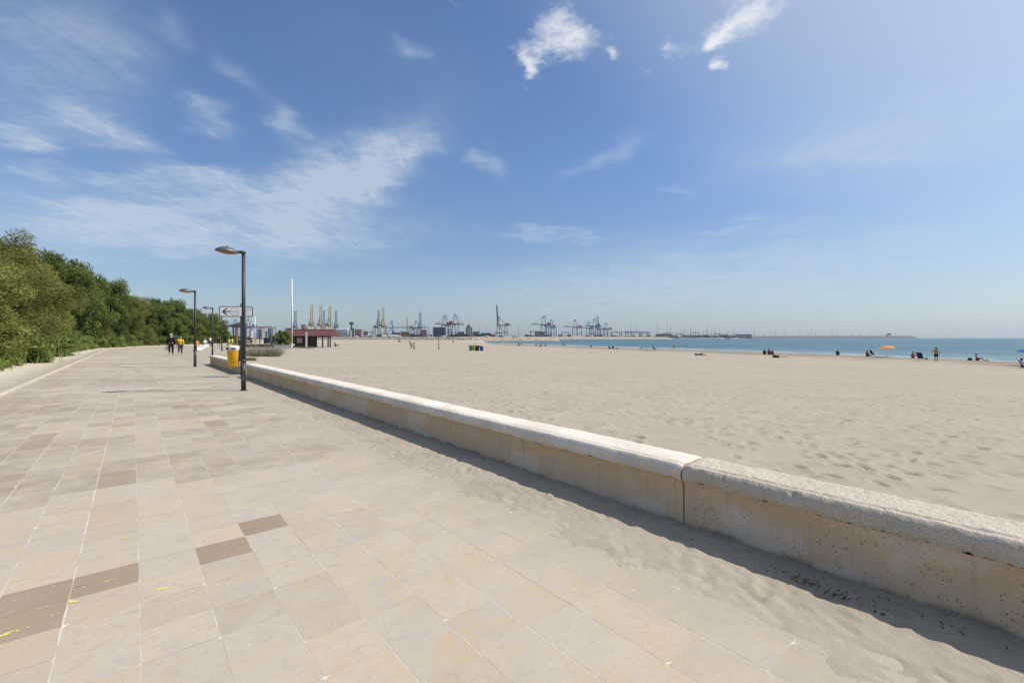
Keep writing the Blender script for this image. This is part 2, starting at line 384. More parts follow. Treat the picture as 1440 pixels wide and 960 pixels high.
def pose_sit(h=.12, lean=-.12, knee=.42, reach=.62):
    J = dict(pel=(0, 0, h), spi=(0, lean*.3, h+.2), che=(0, lean*.75, h+.4), nec=(0, lean*.9+.01, h+.56), hea=(0, lean*.9+.05, h+.69), hdt=(0, lean*.9+.045, h+.77))
    for sx, n in ((-1, 'L'), (1, 'R')):
        J['sh'+n] = (sx*.18, lean*.8, h+.48); J['el'+n] = (sx*.25, lean*.3+.05, h+.24); J['wr'+n] = (sx*.17, .2, h+.22); J['ha'+n] = (sx*.14, .28, h+.22); J['fi'+n] = (sx*.12, .35, h+.2)
        J['hip'+n] = (sx*.1, .02, h-.01); J['kn'+n] = (sx*.13, .42, max(knee, h)); J['an'+n] = (sx*.12, reach, .07); J['to'+n] = (sx*.13, reach+.15, .035)
    return J
def pose_lie():
    J = dict(pel=(0, 0, .13), spi=(0, -.2, .13), che=(0, -.4, .16), nec=(0, -.56, .2), hea=(0, -.68, .24), hdt=(0, -.76, .26))
    for sx, n in ((-1, 'L'), (1, 'R')):
        J['sh'+n] = (sx*.19, -.48, .15); J['el'+n] = (sx*.28, -.25, .08); J['wr'+n] = (sx*.27, 0, .06); J['ha'+n] = (sx*.26, .08, .05); J['fi'+n] = (sx*.25, .15, .04)
        J['hip'+n] = (sx*.1, .05, .12); J['kn'+n] = (sx*.12, .45, .17 if sx < 0 else .4); J['an'+n] = (sx*.13, .85 if sx < 0 else .65, .06); J['to'+n] = (sx*.16, .95 if sx < 0 else .8, .09)
    return J
EDG = [('pel', 'spi'), ('spi', 'che'), ('che', 'nec'), ('nec', 'hea'), ('hea', 'hdt')]
for n in 'LR': EDG += [('che', 'sh'+n), ('sh'+n, 'el'+n), ('el'+n, 'wr'+n), ('wr'+n, 'ha'+n), ('ha'+n, 'fi'+n), ('pel', 'hip'+n), ('hip'+n, 'kn'+n), ('kn'+n, 'an'+n), ('an'+n, 'to'+n)]
TMP = []
def rad_of(k): return RAD.get(k, RAD.get(k[:-1], .05))
def grow(J, edges, f=1.0, add=0.0, name='body', sub=1):
    used = []
    for a, b in edges:
        for k in (a, b):
            if k not in used: used.append(k)
    if 'pel' in used: used.remove('pel'); used.insert(0, 'pel')
    me = bpy.data.meshes.new(name+'_skeleton'); me.from_pydata([J[k] for k in used], [(used.index(a), used.index(b)) for a, b in edges], [])
    o = bpy.data.objects.new(name+'_skeleton', me); COL.objects.link(o)
    o.modifiers.new('skin', 'SKIN'); sd = me.skin_vertices[0].data
    for i, k in enumerate(used):
        r = rad_of(k)*f+add; sd[i].radius = (r, r); sd[i].use_root = (i == 0)
    mo = o.modifiers.new('sub', 'SUBSURF'); mo.levels = sub; mo.render_levels = sub
    bpy.context.view_layer.update()
    ev = o.evaluated_get(bpy.context.evaluated_depsgraph_get())
    out = bpy.data.meshes.new_from_object(ev); out.name = name
    out.polygons.foreach_set('use_smooth', [True]*len(out.polygons))
    bpy.data.objects.remove(o); bpy.data.meshes.remove(me)
    return out
def mid(J, a, b, k, new): J[new] = tuple(J[a][i]*(1-k)+J[b][i]*k for i in range(3))
CACHE = {}
POSES = dict(stand=pose_stand(.12), hips=pose_stand(.05, 'hips'), fold=pose_stand(.04, 'fold'), walk=pose_stand(.75), run=pose_stand(1.0, lean=.08),
             stroll=pose_stand(.45, lean=.03), sit=pose_sit(), sitlow=pose_sit(.12, -.2, .3, .75), bench=pose_sit(.5, .02, .5, .5), lie=pose_lie(), bend=pose_stand(.2, lean=.3))
def part_mesh(pose, what):
    key = (pose, what)
    if key in CACHE: return CACHE[key]
    J = dict(POSES[pose])
    for n in 'LR':
        mid(J, 'hip'+n, 'kn'+n, .62, 'th'+n); mid(J, 'sh'+n, 'el'+n, .6, 'up'+n); RAD['th'] = .074; RAD['up'] = .052
        mid(J, 'kn'+n, 'an'+n, .88, 'cf'+n); RAD['cf'] = .044; mid(J, 'el'+n, 'wr'+n, .9, 'cu'+n); RAD['cu'] = .034
    if what == 'body': me = grow(J, EDG, 1, 0, 'body', 2)
    elif what == 'jacket':
        E = [('pel', 'spi'), ('spi', 'che')] + [e for n in 'LR' for e in (('che', 'sh'+n), ('sh'+n, 'el'+n), ('el'+n, 'cu'+n), ('pel', 'hip'+n))]
        J['hipL'] = tuple(np.add(J['hipL'], (0, 0, .03))); J['hipR'] = tuple(np.add(J['hipR'], (0, 0, .03)))
        me = grow(J, E, 1.08, .022, 'jacket', 2)
    elif what == 'shirt':
        E = [('pel', 'spi'), ('spi', 'che')] + [e for n in 'LR' for e in (('che', 'sh'+n), ('sh'+n, 'up'+n))]
        me = grow(J, E, 1.06, .012, 'shirt', 2)
    elif what == 'trousers':
        E = [e for n in 'LR' for e in (('pel', 'hip'+n), ('hip'+n, 'kn'+n), ('kn'+n, 'cf'+n))]
        me = grow(J, E, 1.06, .016, 'trousers', 2)
    elif what == 'shorts':
        E = [e for n in 'LR' for e in (('pel', 'hip'+n), ('hip'+n, 'th'+n))]
        me = grow(J, E, 1.05, .018, 'shorts', 2)
    elif what in ('hair', 'cap'):
        h = Vector(J['hea']); d = (Vector(J['hdt'])-h).normalized(); b = MB(); ctr = h+d*.035
        q = d.to_track_quat('Z', 'Y').to_matrix().to_4x4()
        prof = [(.1, -.06), (.108, -.02), (.108, .03), (.095, .07), (.06, .1), (.012, .115)]
        bb = MB().lathe(prof, (0, -.018, 0), 14)
        if what == 'cap': bb.lathe([(.115, .03), (.15, .025), (.15, .032), (.11, .045)], (0, .0, 0), 14)
        me = MB().add([Matrix.Translation(ctr) @ q @ Vector(v) for v in bb.v], bb.f, True).mesh(what)
    CACHE[key] = me; return me
def person(loc, yaw, pose, label, wear, hair=None, skin=None, scale=1.0, group=None, cap=None):
    t = empty('person', loc, yaw, label, 'person', group); t.scale = (scale,)*3
    link('body', part_mesh(pose, 'body'), skin or M_SKIN, t)
    for w, m in wear.items(): link(w, part_mesh(pose, w), m, t)
    if hair: link('hair', part_mesh(pose, 'hair'), hair, t)
    if cap: link('cap', part_mesh(pose, 'cap'), cap, t)
    return t
def C(name, col, rough=.85): return paint('cloth_'+name, col, rough, .15, 12, 0, .2)

# ------------------------------------------------------------------ beach shape
SHORE = [(-45, 470), (-35, 408), (-8, 256), (16, 174), (46.2, 111), (57.4, 79), (63, 56), (69, 30), (74, 0), (80, -40), (90, -100)]
_sy = np.array([p[1] for p in SHORE][::-1], float); _sx = np.array([p[0] for p in SHORE][::-1], float)
def shore_dist(x, y):
    return (np.interp(y, _sy, _sx)-x)*.93
def beach_z(x, y):
    x = np.asarray(x, float); y = np.asarray(y, float)
    s = x*NX+y*NY; t = x*DX+y*DY
    a = np.maximum(s-3.5-bend(t), 0.0); b = shore_dist(x, y)
    f = np.clip(a/np.maximum(a+np.maximum(b, 0), .1), 0, 1)
    g = 1-(1-f)**1.6
    zw = .02-.05*sstep(9, 30, t)
    z = zw+(SEA-zw)*g
    z = np.where(b < 0, np.maximum(SEA+b*.05, -2.6), z)
    und = (fbm(x*.16, y*.16, 5, 3)-.5)*.14*sstep(0, 6, a)*sstep(0, 10, b)
    return z+und
def hit(px, py):
    dx, dz = (px-720)/F, (475-py)/F
    lo = 4.0
    while lo < 900:
        hi = lo*1.01+.02
        if CAMZ+dz*hi < float(beach_z(dx*hi, hi)): break
        lo = hi
    D = (lo+hi)/2
    while shore_dist(dx*D, D) < .5: D -= .1
    return Vector((dx*D, D, float(beach_z(dx*D, D))))

def face_cam(p, off=0.0): return math.atan2(p.y, p.x)+math.pi/2+off      # +Y of the model points at the camera's spot
def away(p, off=0.0): return math.atan2(p.y, p.x)-math.pi/2+off

exec_people = []
# ---- walkers on the promenade
p = P0(240.5, 499.3)
person(p, away(p), 'stroll', 'person in black jacket and trousers with grey hair walking away carrying a white bag',
       {'jacket': C('black', (.012, .013, .018)), 'trousers': C('black', (.012, .013, .018))}, M_HAIRG, M_SKINL, 1.03, 'walkers on the promenade')
bg = empty('carrier_bag', p+Vector((-.36, -.02, .42)), 0, 'white carrier bag hanging from the hand of the walker in black', 'bag')
MB().box((0, 0, .14), (.24, .1, .3), taper=.8).build('pouch', C('bagwhite', (.75, .75, .74)), bg); MB().tube([(-.06, 0, .28), (0, 0, .42), (.06, 0, .28)], .01, 6).build('handle', C('bagwhite', (.75, .75, .74)), bg)
p = P0(253.5, 499)
person(p, away(p), 'walk', 'short person in yellow jacket, dark trousers and pale cap walking away',
       {'jacket': C('yellow', (.62, .37, .035)), 'trousers': C('charcoal', (.03, .03, .035))}, M_HAIRD, M_SKINL, .91, 'walkers on the promenade', cap=C('cream', (.6, .55, .4)))
def block(px, py, w, h, label):
    q = P0(px, py); b = empty('concrete_block', q, R(-30), label, 'block', 'white seat blocks on the promenade')
    MB().box((0, 0, h/2-.03), (w, w, h-.06)).build('plinth', M_WHITE, b); MB().box((0, 0, h-.028), (w+.06, w+.06, .06)).build('seat_slab', M_WHITE, b); return q
q = block(279.5, 492.2, .62, .5, 'white seat block under the sitter in orange behind the second lamp')
person(q+Vector((-.16, -.12, 0)), away(q, R(15)), 'bench', 'person in orange jacket sitting with back turned behind the second lamp post',
       {'jacket': C('orange', (.62, .25, .035)), 'trousers': C('ochre', (.42, .24, .07))}, M_HAIRD, M_SKINL, 1.0, 'people resting on the promenade')
q = block(288.5, 488.0, .7, .5, 'white seat block under the sitter in white between second and third lamps')
person(q, away(q), 'bench', 'person in white top with dark waist sitting between the second and third lamps',
       {'jacket': C('white', (.72, .72, .7)), 'trousers': C('black', (.012, .013, .018))}, M_HAIRG, M_SKINL, 1.0, 'people resting on the promenade')
q = block(283.5, 490.2, .6, .48, 'empty white seat block right of the sitter in orange')
p = P0(307.5, 487.6)
person(p, away(p), 'run', 'person in dark top and shorts jogging away by the fourth lamp post',
       {'shirt': C('navy', (.02, .02, .045)), 'shorts': C('navy', (.02, .02, .045))}, M_HAIRD, M_SKINL, 1.0, 'walkers on the promenade')
p = P0(296, 487.2)
person(p, away(p), 'stroll', 'person in white shirt and purple trousers walking just left of the third lamp post',
       {'shirt': C('white', (.72, .72, .7)), 'trousers': C('purple', (.09, .05, .16))}, M_HAIRD, M_SKINL, .95, 'walkers on the promenade')

# ---- people on the sand
SUN_GRP = 'people on the beach'
def bp(px, py, pose, yaw, label, wear, hair=M_HAIRD, skin=None, scale=1.0, cap=None):
    p = hit(px, py); return p, person(p, face_cam(p, yaw), pose, label, wear, hair, skin, scale, SUN_GRP, cap)
BLK = C('black', (.012, .013, .018)); NAVY = C('navy', (.02, .02, .045))
bp(1316.5, 509.3, 'hips', R(180), 'bare-chested person in black shorts and dark cap standing with hands at waist', {'shorts': BLK}, None, M_SKIN, 1.0, cap=BLK)
bp(1374, 506.8, 'sit', R(100), 'dark-haired tanned person sitting alone on the sand by a small bag', {'shorts': C('wine', (.12, .02, .03))})
bp(1284, 502, 'sit', R(180), 'tanned person in red swimwear sitting by the water left of the standing person', {'shorts': C('red', (.3, .03, .03))})
bp(1220, 498.3, 'sit', R(140), 'person in dull red top sitting left of the dark deck chair', {'shirt': C('brick', (.22, .07, .05)), 'shorts': NAVY})
bp(948, 491.8, 'walk', R(80), 'person in pale top walking along the water edge', {'shirt': C('sandy', (.5, .42, .3)), 'shorts': C('greyblue', (.12, .14, .2))}, M_HAIRD, M_SKINL)
bp(1075, 498.2, 'sit', R(170), 'dark-clothed person, leftmost of three sitting together by the waterline', {'jacket': BLK, 'trousers': BLK})
bp(1081.5, 498.5, 'sit', R(170), 'person in purple top, tallest and middle one of three sitting by the waterline', {'shirt': C('plum', (.13, .06, .13)), 'shorts': NAVY}, scale=1.12)
bp(1086.2, 498.6, 'sit', R(190), 'person in maroon top, rightmost of three sitting by the waterline', {'shirt': C('maroon', (.16, .04, .05)), 'shorts': NAVY}, scale=.92)
bp(984, 499.5, 'lie', R(70), 'person lying on a turquoise towel near the middle of the waterline', {'shorts': NAVY})
bp(729.3, 487.3, 'walk', R(100), 'dark-clothed person walking on sand at the near edge of the bay', {'shirt': NAVY, 'trousers': BLK})
bp(733.2, 486.2, 'walk', R(-80), 'person in rose top walking beside a dark-clothed companion', {'shirt': C('rose', (.36, .16, .15)), 'shorts': C('greyblue', (.12, .14, .2))}, M_HAIRD, M_SKINL)
bp(754, 486.3, 'sitlow', R(150), 'sunbather in brown, first of three dots by the bay shore', {'shorts': C('brown', (.12, .07, .04))})
bp(760.2, 487.2, 'sit', R(170), 'darkest seated sunbather between two fainter ones by the bay shore', {'jacket': BLK, 'trousers': BLK})
bp(767.2, 487.2, 'sitlow', R(190), 'sunbather in grey, rightmost of three by the bay shore', {'shirt': C('grey', (.2, .19, .18)), 'shorts': BLK})
bp(831.5, 488, 'sitlow', R(160), 'lone small sunbather right of the bather in the bay', {'shorts': BLK})
bp(857, 490.2, 'sitlow', R(120), 'dark sunbather leaning back, left one of a close pair', {'jacket': BLK, 'trousers': BLK})
bp(862, 490, 'sit', R(180), 'upright seated sunbather in blue, right one of a close pair', {'shirt': NAVY, 'shorts': NAVY})
bp(867, 490.4, 'lie', R(95), 'person lying flat beside the close pair of sunbathers', {'shorts': C('brown', (.12, .07, .04))})
bp(1178, 499, 'sitlow', R(170), 'small dark figure sitting at the waterline left of the orange parasol', {'jacket': BLK, 'shorts': BLK})
bp(471.5, 487.2, 'sit', R(90), 'dark-clothed person sitting on the sand just right of the red-roofed shelter', {'jacket': C('olive', (.05, .05, .035)), 'trousers': BLK}, scale=1.15)
bp(561, 480.6, 'sitlow', R(70), 'dark-clothed person resting on the far sand before the white tents', {'jacket': BLK, 'trousers': BLK}, scale=1.4)
bp(578.6, 490.3, 'bend', R(-70), 'person in purple top stooping beside a short wooden post', {'shirt': C('violet', (.16, .1, .3)), 'trousers': C('greyblue', (.12, .14, .2))}, M_HAIRD, M_SKINL, .95)
bp(637, 481, 'sitlow', R(20), 'brown-clothed person sitting on far sand above the four coloured bins', {'jacket': C('brown', (.12, .07, .04)), 'trousers': BLK}, scale=1.3)
# bather in the sea
def sea_at(px, py): return P0(px, py, SEA)
p = sea_at(792.5, 486.2); person(p+Vector((0, 0, -.55)), face_cam(p), 'stand', 'dark bather standing waist-deep in the bay', {'shorts': BLK}, M_HAIRD, M_SKIN, 1.0, SUN_GRP)
p = hit(353.5, 485.6) if False else P0(353.5, 487)
person(p, away(p, R(60)), 'bend', 'dark-clothed person bending over by the climbing frame behind the lamp post', {'jacket': BLK, 'trousers': BLK}, M_HAIRD, M_SKINL, 1.0, 'walkers on the promenade')
p = hit(1439.5, 517)
person(p, face_cam(p, R(70)), 'sitlow', 'person at the right picture edge sitting under the blue parasol', {'shirt': C('lilac', (.2, .18, .3)), 'shorts': BLK}, M_HAIRD, M_SKIN, 1.0, SUN_GRP)

# ------------------------------------------------------------------ beach furniture
def parasol(px, py, canopy_py, rad, mat, mat2, label, tilt=0.0):
    p = hit(px, py); t = empty('beach_parasol', p, face_cam(p), label, 'parasol', 'parasols on the beach')
    top = CAMZ-(canopy_py-475)/F*p.y-p.z
    n = 8; b = MB(); rings = [(0.02, .34), (.35, .30), (.7, .18), (1.0, 0.0)]; vs = []; fs = []
    for r, z in rings:
        for k in range(n*2):
            a = math.pi*k/n; rr = r*(1 if k % 2 == 0 else .965); vs.append((rad*rr*math.cos(a), rad*rr*math.sin(a), rad*z*(1.0 if k % 2 == 0 else 1.0)))
    for i in range(3):
        for k in range(n*2): fs.append((i*2*n+k, i*2*n+(k+1) % (2*n), (i+1)*2*n+(k+1) % (2*n), (i+1)*2*n+k))
    c = b.add(vs, fs).build('canopy', mat, t); c.location = (0, 0, top-rad*.34); c.rotation_euler = (0, tilt, 0)
    so = c.modifiers.new('thick', 'SOLIDIFY'); so.thickness = .012
    MB().tube([(0, 0, -.2), (0, 0, top-rad*.05)], .02, 8).build('pole', M_WHITE, t)
    MB().tube([(0, 0, top-.02), (0, 0, top+.06)], [.025, .008], 8).build('finial', mat2, t)
    return p
parasol(1247, 501.5, 486.3, 1.12, C('parasol_orange', (.85, .25, .04)), C('orange', (.62, .25, .035)), 'bright orange parasol low over the sand near the dark deck chair', R(6))
parasol(1447, 514, 491.5, 1.0, C('parasol_blue', (.02, .09, .45)), C('parasol_blue', (.02, .09, .45)), 'blue parasol cut by the right edge of the photo', R(-8))
def deck_chair(px, py, yaw, mat, label, sc=1.0):
    p = hit(px, py); t = empty('deck_chair', p, face_cam(p, yaw), label, 'deck chair', 'chairs on the beach'); t.scale = (sc,)*3
    al = paint('chair_tube', (.45, .46, .47), .35, .1, 4, .7)
    for sx in (-.29, .29):
        MB().tube([(sx, .3, .02), (sx, -.12, .42)], .014, 6).build('leg', al, t); MB().tube([(sx, -.35, .02), (sx, .3, .34)], .014, 6).build('leg', al, t)
        MB().tube([(sx, .3, .5), (sx, -.38, .5)], .02, 6).build('armrest', al, t)
    MB().tube([(-.29, -.14, .3), (-.29, -.5, .98), (.29, -.5, .98), (.29, -.14, .3)], .014, 6).build('back_frame', al, t)
    MB().box((0, .1, .32), (.55, .5, .03), rx=R(8)).build('seat', mat, t)
    MB().box((0, -.32, .64), (.55, .03, .72), rx=R(28)).build('backrest', mat, t); return p
DKB = C('deck_blue', (.02, .04, .075))
deck_chair(1296, 507.5, R(150), DKB, 'navy deck chair standing between the seated and the standing person', 1.12)
deck_chair(1229, 500.2, R(120), C('deck_dark', (.015, .02, .03)), 'dark deck chair below the orange parasol', 1.1)
deck_chair(921.5, 493.5, R(60), BLK, 'black deck chair beside a stick in the sand', 1.25)
deck_chair(901, 492, R(-60), C('deck_brown', (.07, .05, .035)), 'brown deck chair left of the stick in the sand', .9)
deck_chair(1441, 518, R(100), C('deck_grey', (.12, .12, .15)), 'grey deck chair under the blue parasol at the edge', 1.0)
p = hit(908.5, 492.6); t = empty('beach_stick', p, 0, 'thin dark stick standing in the sand between two deck chairs', 'stick')
MB().tube([(0, 0, -.2), (.02, 0, .9)], [.025, .018], 7).build('shaft', M_BARK, t); MB().box((.06, 0, .8), (.16, .03, .22)).build('flag', NAVY, t)
def towel(px, py, mat, label, l=1.8, rz=0.0):
    p = hit(px, py); u = np.linspace(-l/2, l/2, 19); v = np.linspace(-.4, .4, 9)
    c, s_ = math.cos(rz), math.sin(rz)
    vs = [(p.x+a*c-b_*s_, p.y+a*s_+b_*c, float(beach_z(p.x+a*c-b_*s_, p.y+a*s_+b_*c))+.035+.02*math.sin(a*9+b_*5)) for a in u for b_ in v]
    me = npmesh('beach_towel', vs, grid_quads(19, 9), True); o = link('beach_towel', me, mat)
    o.modifiers.new('thick', 'SOLIDIFY').thickness = .015
    tag(o, label, 'towel', 'towels on the sand')
towel(985, 499.5, C('turquoise', (.03, .25, .26)), 'turquoise towel beneath the lying person', 2.0, .2)
towel(1241, 501.2, C('towel_grey', (.2, .19, .17)), 'dark grey towel spread right of the dark deck chair', 2.0, .1)
towel(1098, 502.2, C('towel_brown', (.14, .1, .08)), 'brown towel by the two bags on the open sand', 2.2, .1)
towel(911, 493.4, C('towel_brown2', (.22, .12, .09)), 'reddish towel between the two deck chairs', 2.0, .1)
def bag(px, py, w, mat, label):
    p = hit(px, py); t = empty('beach_bag', p, face_cam(p), label, 'bag', 'bags on the sand')
    MB().box((0, 0, .16*w), (.5*w, .25*w, .34*w), taper=.72).build('pouch', mat, t)
    MB().tube([(-.12*w, 0, .3*w), (-.08*w, 0, .5*w), (.08*w, 0, .5*w), (.12*w, 0, .3*w)], .015, 6).build('handle', mat, t)
bag(1089, 502.6, 1.1, BLK, 'dark bag, left one of two lying by a brown towel'); bag(1093.5, 502.8, 1.0, C('brown', (.12, .07, .04)), 'brown bag, right one of two lying by a brown towel')
bag(1364, 506.2, 1.0, BLK, 'black bag left of the lone seated person'); bag(1388, 507.2, .7, M_WHITE, 'small pale bag right of the lone seated person')
bag(1302.5, 505.2, .8, C('limeflag', (.2, .3, .05)), 'green bag at the right of the navy deck chair'); bag(979.5, 499.6, .8, C('emerald', (.01, .2, .1)), 'green bag at the head of the turquoise towel')
def bin_drum(px, py, mat, label, bag_=False):
    p = hit(px, py); t = empty('recycling_bin', p, 0, label, 'recycling bin', 'four coloured bins on the sand')
    MB().lathe([(.3, 0), (.31, .03), (.36, .95), (.36, 1.0)], (0, 0, -.02), 20).build('drum', mat, t)
    MB().lathe([(.38, 0), (.38, .05), (.3, .055), (.3, .02)], (0, 0, .95), 20, cap=False).build('rim', M_BLACK, t)
    for sx in (-1, 1): MB().box((sx*.385, 0, .7), (.04, .16, .05)).build('handle', M_BLACK, t)
    if bag_: MB().lathe([(.385, .0), (.42, .08), (.3, .12)], (0, 0, .86), 14, cap=False).build('bin_liner', M_WHITE, t)
bin_drum(662.2, 493, paint('bin_green', (.01, .22, .07), .5), 'green recycling bin, leftmost of four on the open sand')
bin_drum(667, 493, paint('bin_yellow', (.75, .4, .02), .5), 'yellow recycling bin among four on the open sand')
bin_drum(671.6, 493, paint('bin_dark', (.02, .035, .05), .5), 'dark grey recycling bin between the yellow and the blue one')
bin_drum(677.2, 493.2, paint('bin_blue', (.015, .05, .26), .5), 'blue recycling bin with white liner, rightmost of four', True)
def sand_post(px, py, top_py, r, mat, label, name='net_post', base=True):
    p = hit(px, py); h = CAMZ-(top_py-475)/F*p.y-p.z
    t = empty(name, p, 0, label, 'post', None)
    MB().tube([(0, 0, -.3), (0, 0, h)], [r, r*.92], 10).build('shaft', mat, t)
    if base: MB().lathe([(r*3.2, -.05), (r*3, .06), (r*1.2, .12)], (0, 0, 0), 12).build('footing', paint('footing', (.1, .085, .065), .95), t)
    MB().lathe([(r*1.25, 0), (r*1.25, .06), (r*.4, .09)], (0, 0, h-.02), 10).build('cap', M_IRON, t); return p
WOOD = paint('weathered_wood', (.2, .155, .115), .9, .3, 12)
sand_post(617, 491, 471.8, .09, WOOD, 'tall brown wooden net post standing alone on the sand')
sand_post(582.3, 490.8, 481.8, .14, WOOD, 'short brown wooden post beside the stooping person', 'wooden_post', False)
sand_post(667.5, 489, 472.5, .06, paint('pale_steel', (.4, .41, .41), .5), 'thin pale pole behind the four coloured bins', 'steel_pole', False)

# ------------------------------------------------------------------ ground, promenade, wall
def prom():
    # mortar bed
    t = np.concatenate([np.arange(-40, 70, 5.0), np.arange(70, 200, 4.0)]); s = np.array([-2.6, 3.62])
    vs = [W(a+float(bend(b)), b, -.0007) for b in t for a in s]
    me = npmesh('promenade_base', vs, grid_quads(len(t), 2)); tag(link('promenade', me, M_GROUT), kind='structure')
    V = []; Q = []; T = []
    cols = np.arange(-9, 12); rows = np.arange(-26, 330)
    special = {(1, 0): .95, (2, 1): 1.0, (-1, 0): .9, (-2, 0): .92, (-2, -1): .85}
    for c in cols:
        s0 = .03+.3*c; gl = random.choice([.002, .0034, .0046, .006]); 
        r = rows[0]
        while r < rows[-1]:
            t0 = 3.51+.3*r
            if t0 > 110: break
            ln = 2 if random.random() < .3 and (c, r) not in special and (c, r+1) not in special else 1
            t1 = t0+.3*ln; g1 = random.choice([.0004, .0008, .0014, .0022]); g2 = random.choice([.0006, .0012, .0022])
            a0, a1 = max(s0, -2.5)+g2, s0+.3-gl; z = random.uniform(-.0001, .0005); tl = random.uniform(-.0002, .0003)
            i = len(V); cs_ = [(a0, t0+g1), (a1, t0+g1), (a1, t1-.0006), (a0, t1-.0006)]; pg = []
            for q in range(4):                                      # worn arrises: chipped corners, edges that waver by a millimetre or two
                p_, pp, pn_ = cs_[q], cs_[q-1], cs_[(q+1) % 4]
                if t0 < 14 and random.random() < .16:
                    f1, f2 = random.uniform(.006, .03), random.uniform(.006, .03)
                    def to(u, v_, f): l = math.hypot(v_[0]-u[0], v_[1]-u[1]); return (u[0]+(v_[0]-u[0])*f/l, u[1]+(v_[1]-u[1])*f/l)
                    pg += [to(p_, pp, f1), to(p_, pn_, f2)]
                else: pg.append(p_)
                if t0 < 14:
                    for f in (.3, .65): pg.append((p_[0]+(pn_[0]-p_[0])*f+random.gauss(0, .0012), p_[1]+(pn_[1]-p_[1])*f+random.gauss(0, .0012)))
            for (aa, bb) in pg: V.append(W(aa+float(bend(bb)), bb, z+tl*(aa-a0)/.3))
            Q.append(tuple(range(i, i+len(pg))))
            band = vnoise(np.array(t0*.9+c*.08), np.array(c*.16), 3); band = float(band)
            far = float(sstep(4.5, 7, t0))
            tone = min(1, max(0, (band-.45)*1.6*far+random.gauss(.2, .13)))
            rw = float(_h(np.array(r), np.array((c+(r//3)*2)//5), 77)); mz = float(sstep(5.0, 6.2, t0)*(1-.55*sstep(14, 30, t0)))
            tone = min(1, max(0, tone*(1-.5*mz)+mz*(rw**1.1)*1.0))
            dk = special.get((c, r), 0.0)
            if not dk:
                u = random.random(); k = .03+.2*far*(1 if band > .52 else .35)
                if c > -4 and c < 6 and r > -12 and r < 5: dk = 0.0
                elif u < k: dk = random.uniform(.25, .75)
                elif u > .985: tone = 0
            T.append((tone, random.random()**1.2, dk, 1.0)); r += ln
    me = bpy.data.meshes.new('paving_tiles'); me.from_pydata([tuple(v) for v in V], [], Q); me.update(); a = me.attributes.new('tint', 'FLOAT_COLOR', 'FACE'); a.data.foreach_set('color', np.array(T, np.float32).ravel())
    tag(link('paving', me, M_TILE), kind='structure')
    # far plain paving
    t = np.arange(110, 200, 4.0); vs = [W(a+float(bend(b)), b, -.001) for b in t for a in (-2.5, 3.62)]
    me = npmesh('far_paving', vs, grid_quads(len(t), 2)); a = me.attributes.new('tint', 'FLOAT_COLOR', 'FACE'); a.data.foreach_set('color', np.tile(np.array([.4, .4, .1, 1], np.float32), len(me.polygons)))
    tag(link('paving_beyond', me, M_TILE), kind='structure')
    # kerb line and concrete gutter path on the left
    t = np.concatenate([np.arange(-40, 70, 2.0), np.arange(70, 200, 2.0)])
    prof = [(-2.5, -.02), (-2.5, .035), (-2.515, .045), (-2.66, .045), (-2.675, .03), (-4.35, .05), (-4.36, .07), (-4.5, .07), (-4.5, -.1)]
    vs = [W(a+float(bend(b)), b, z) for b in t for a, z in prof]
    tag(link('kerb', npmesh('kerb', vs, grid_quads(len(t), len(prof))), M_CONC), kind='structure')
    # pale cross strip
    st = MB()
    for (tt, s0, s1) in ((44.5, -1.6, .6), (30.5, -.5, .4)):
        pts = [W(s0, tt, .004), W(s1, tt, .004), W(s1, tt+.45, .004), W(s0, tt+.45, .004)]; st.add(pts, [(0, 1, 2, 3)])
    tag(st.build('cross_strip', paint('pale_strip', (.6, .57, .52), .8)), kind='structure')
prom()
def smear(name, mat, spots):
    V = []; Q = []
    for (px, py, l, w, ang) in spots:
        c = P0(px, py, 0); n = 9
        for k in range(n):
            if random.random() < .25: continue
            u = (k/(n-1)-.5)*l; cx = c.x+math.cos(ang)*u+random.gauss(0, w*.5); cy = c.y+math.sin(ang)*u+random.gauss(0, w*.5)
            m_ = 7; rr = random.uniform(.25, .8)*w; i = len(V); st = random.uniform(1, 3.5); zr = random.uniform(0, .0012)
            for q in range(m_):
                a = 2*math.pi*q/m_; d = rr*random.uniform(.5, 1.2); ex, ey = d*math.cos(a)*st, d*math.sin(a)
                V.append((cx+ex*math.cos(ang)-ey*math.sin(ang), cy+ex*math.sin(ang)+ey*math.cos(ang), .0017+zr))
            Q.append(list(range(i, i+m_)))
    me = bpy.data.meshes.new(name); me.from_pydata(V, [], Q); tag(link(name, me, mat), kind='structure')
aT = math.atan2(NY, NX)
smear('yellow_paint_marks', paint('yellow_chalk', (.74, .64, .16), .9, .2, 20), [(150, 817, .28, .007, aT), (178, 757, .06, .014, .2), (188, 795, .14, .004, aT), (232, 827, .05, .01, .3), (12, 890, .14, .012, aT), (30, 862, .26, .006, aT), (104, 846, .05, .012, .3), (62, 868, .2, .004, aT), (232, 732, .06, .008, .2)])
smear('mauve_paint_marks', paint('mauve_chalk', (.3, .25, .36), .9, .2, 20), [(120, 822, .08, .008, aT), (352, 744, .05, .008, aT)])
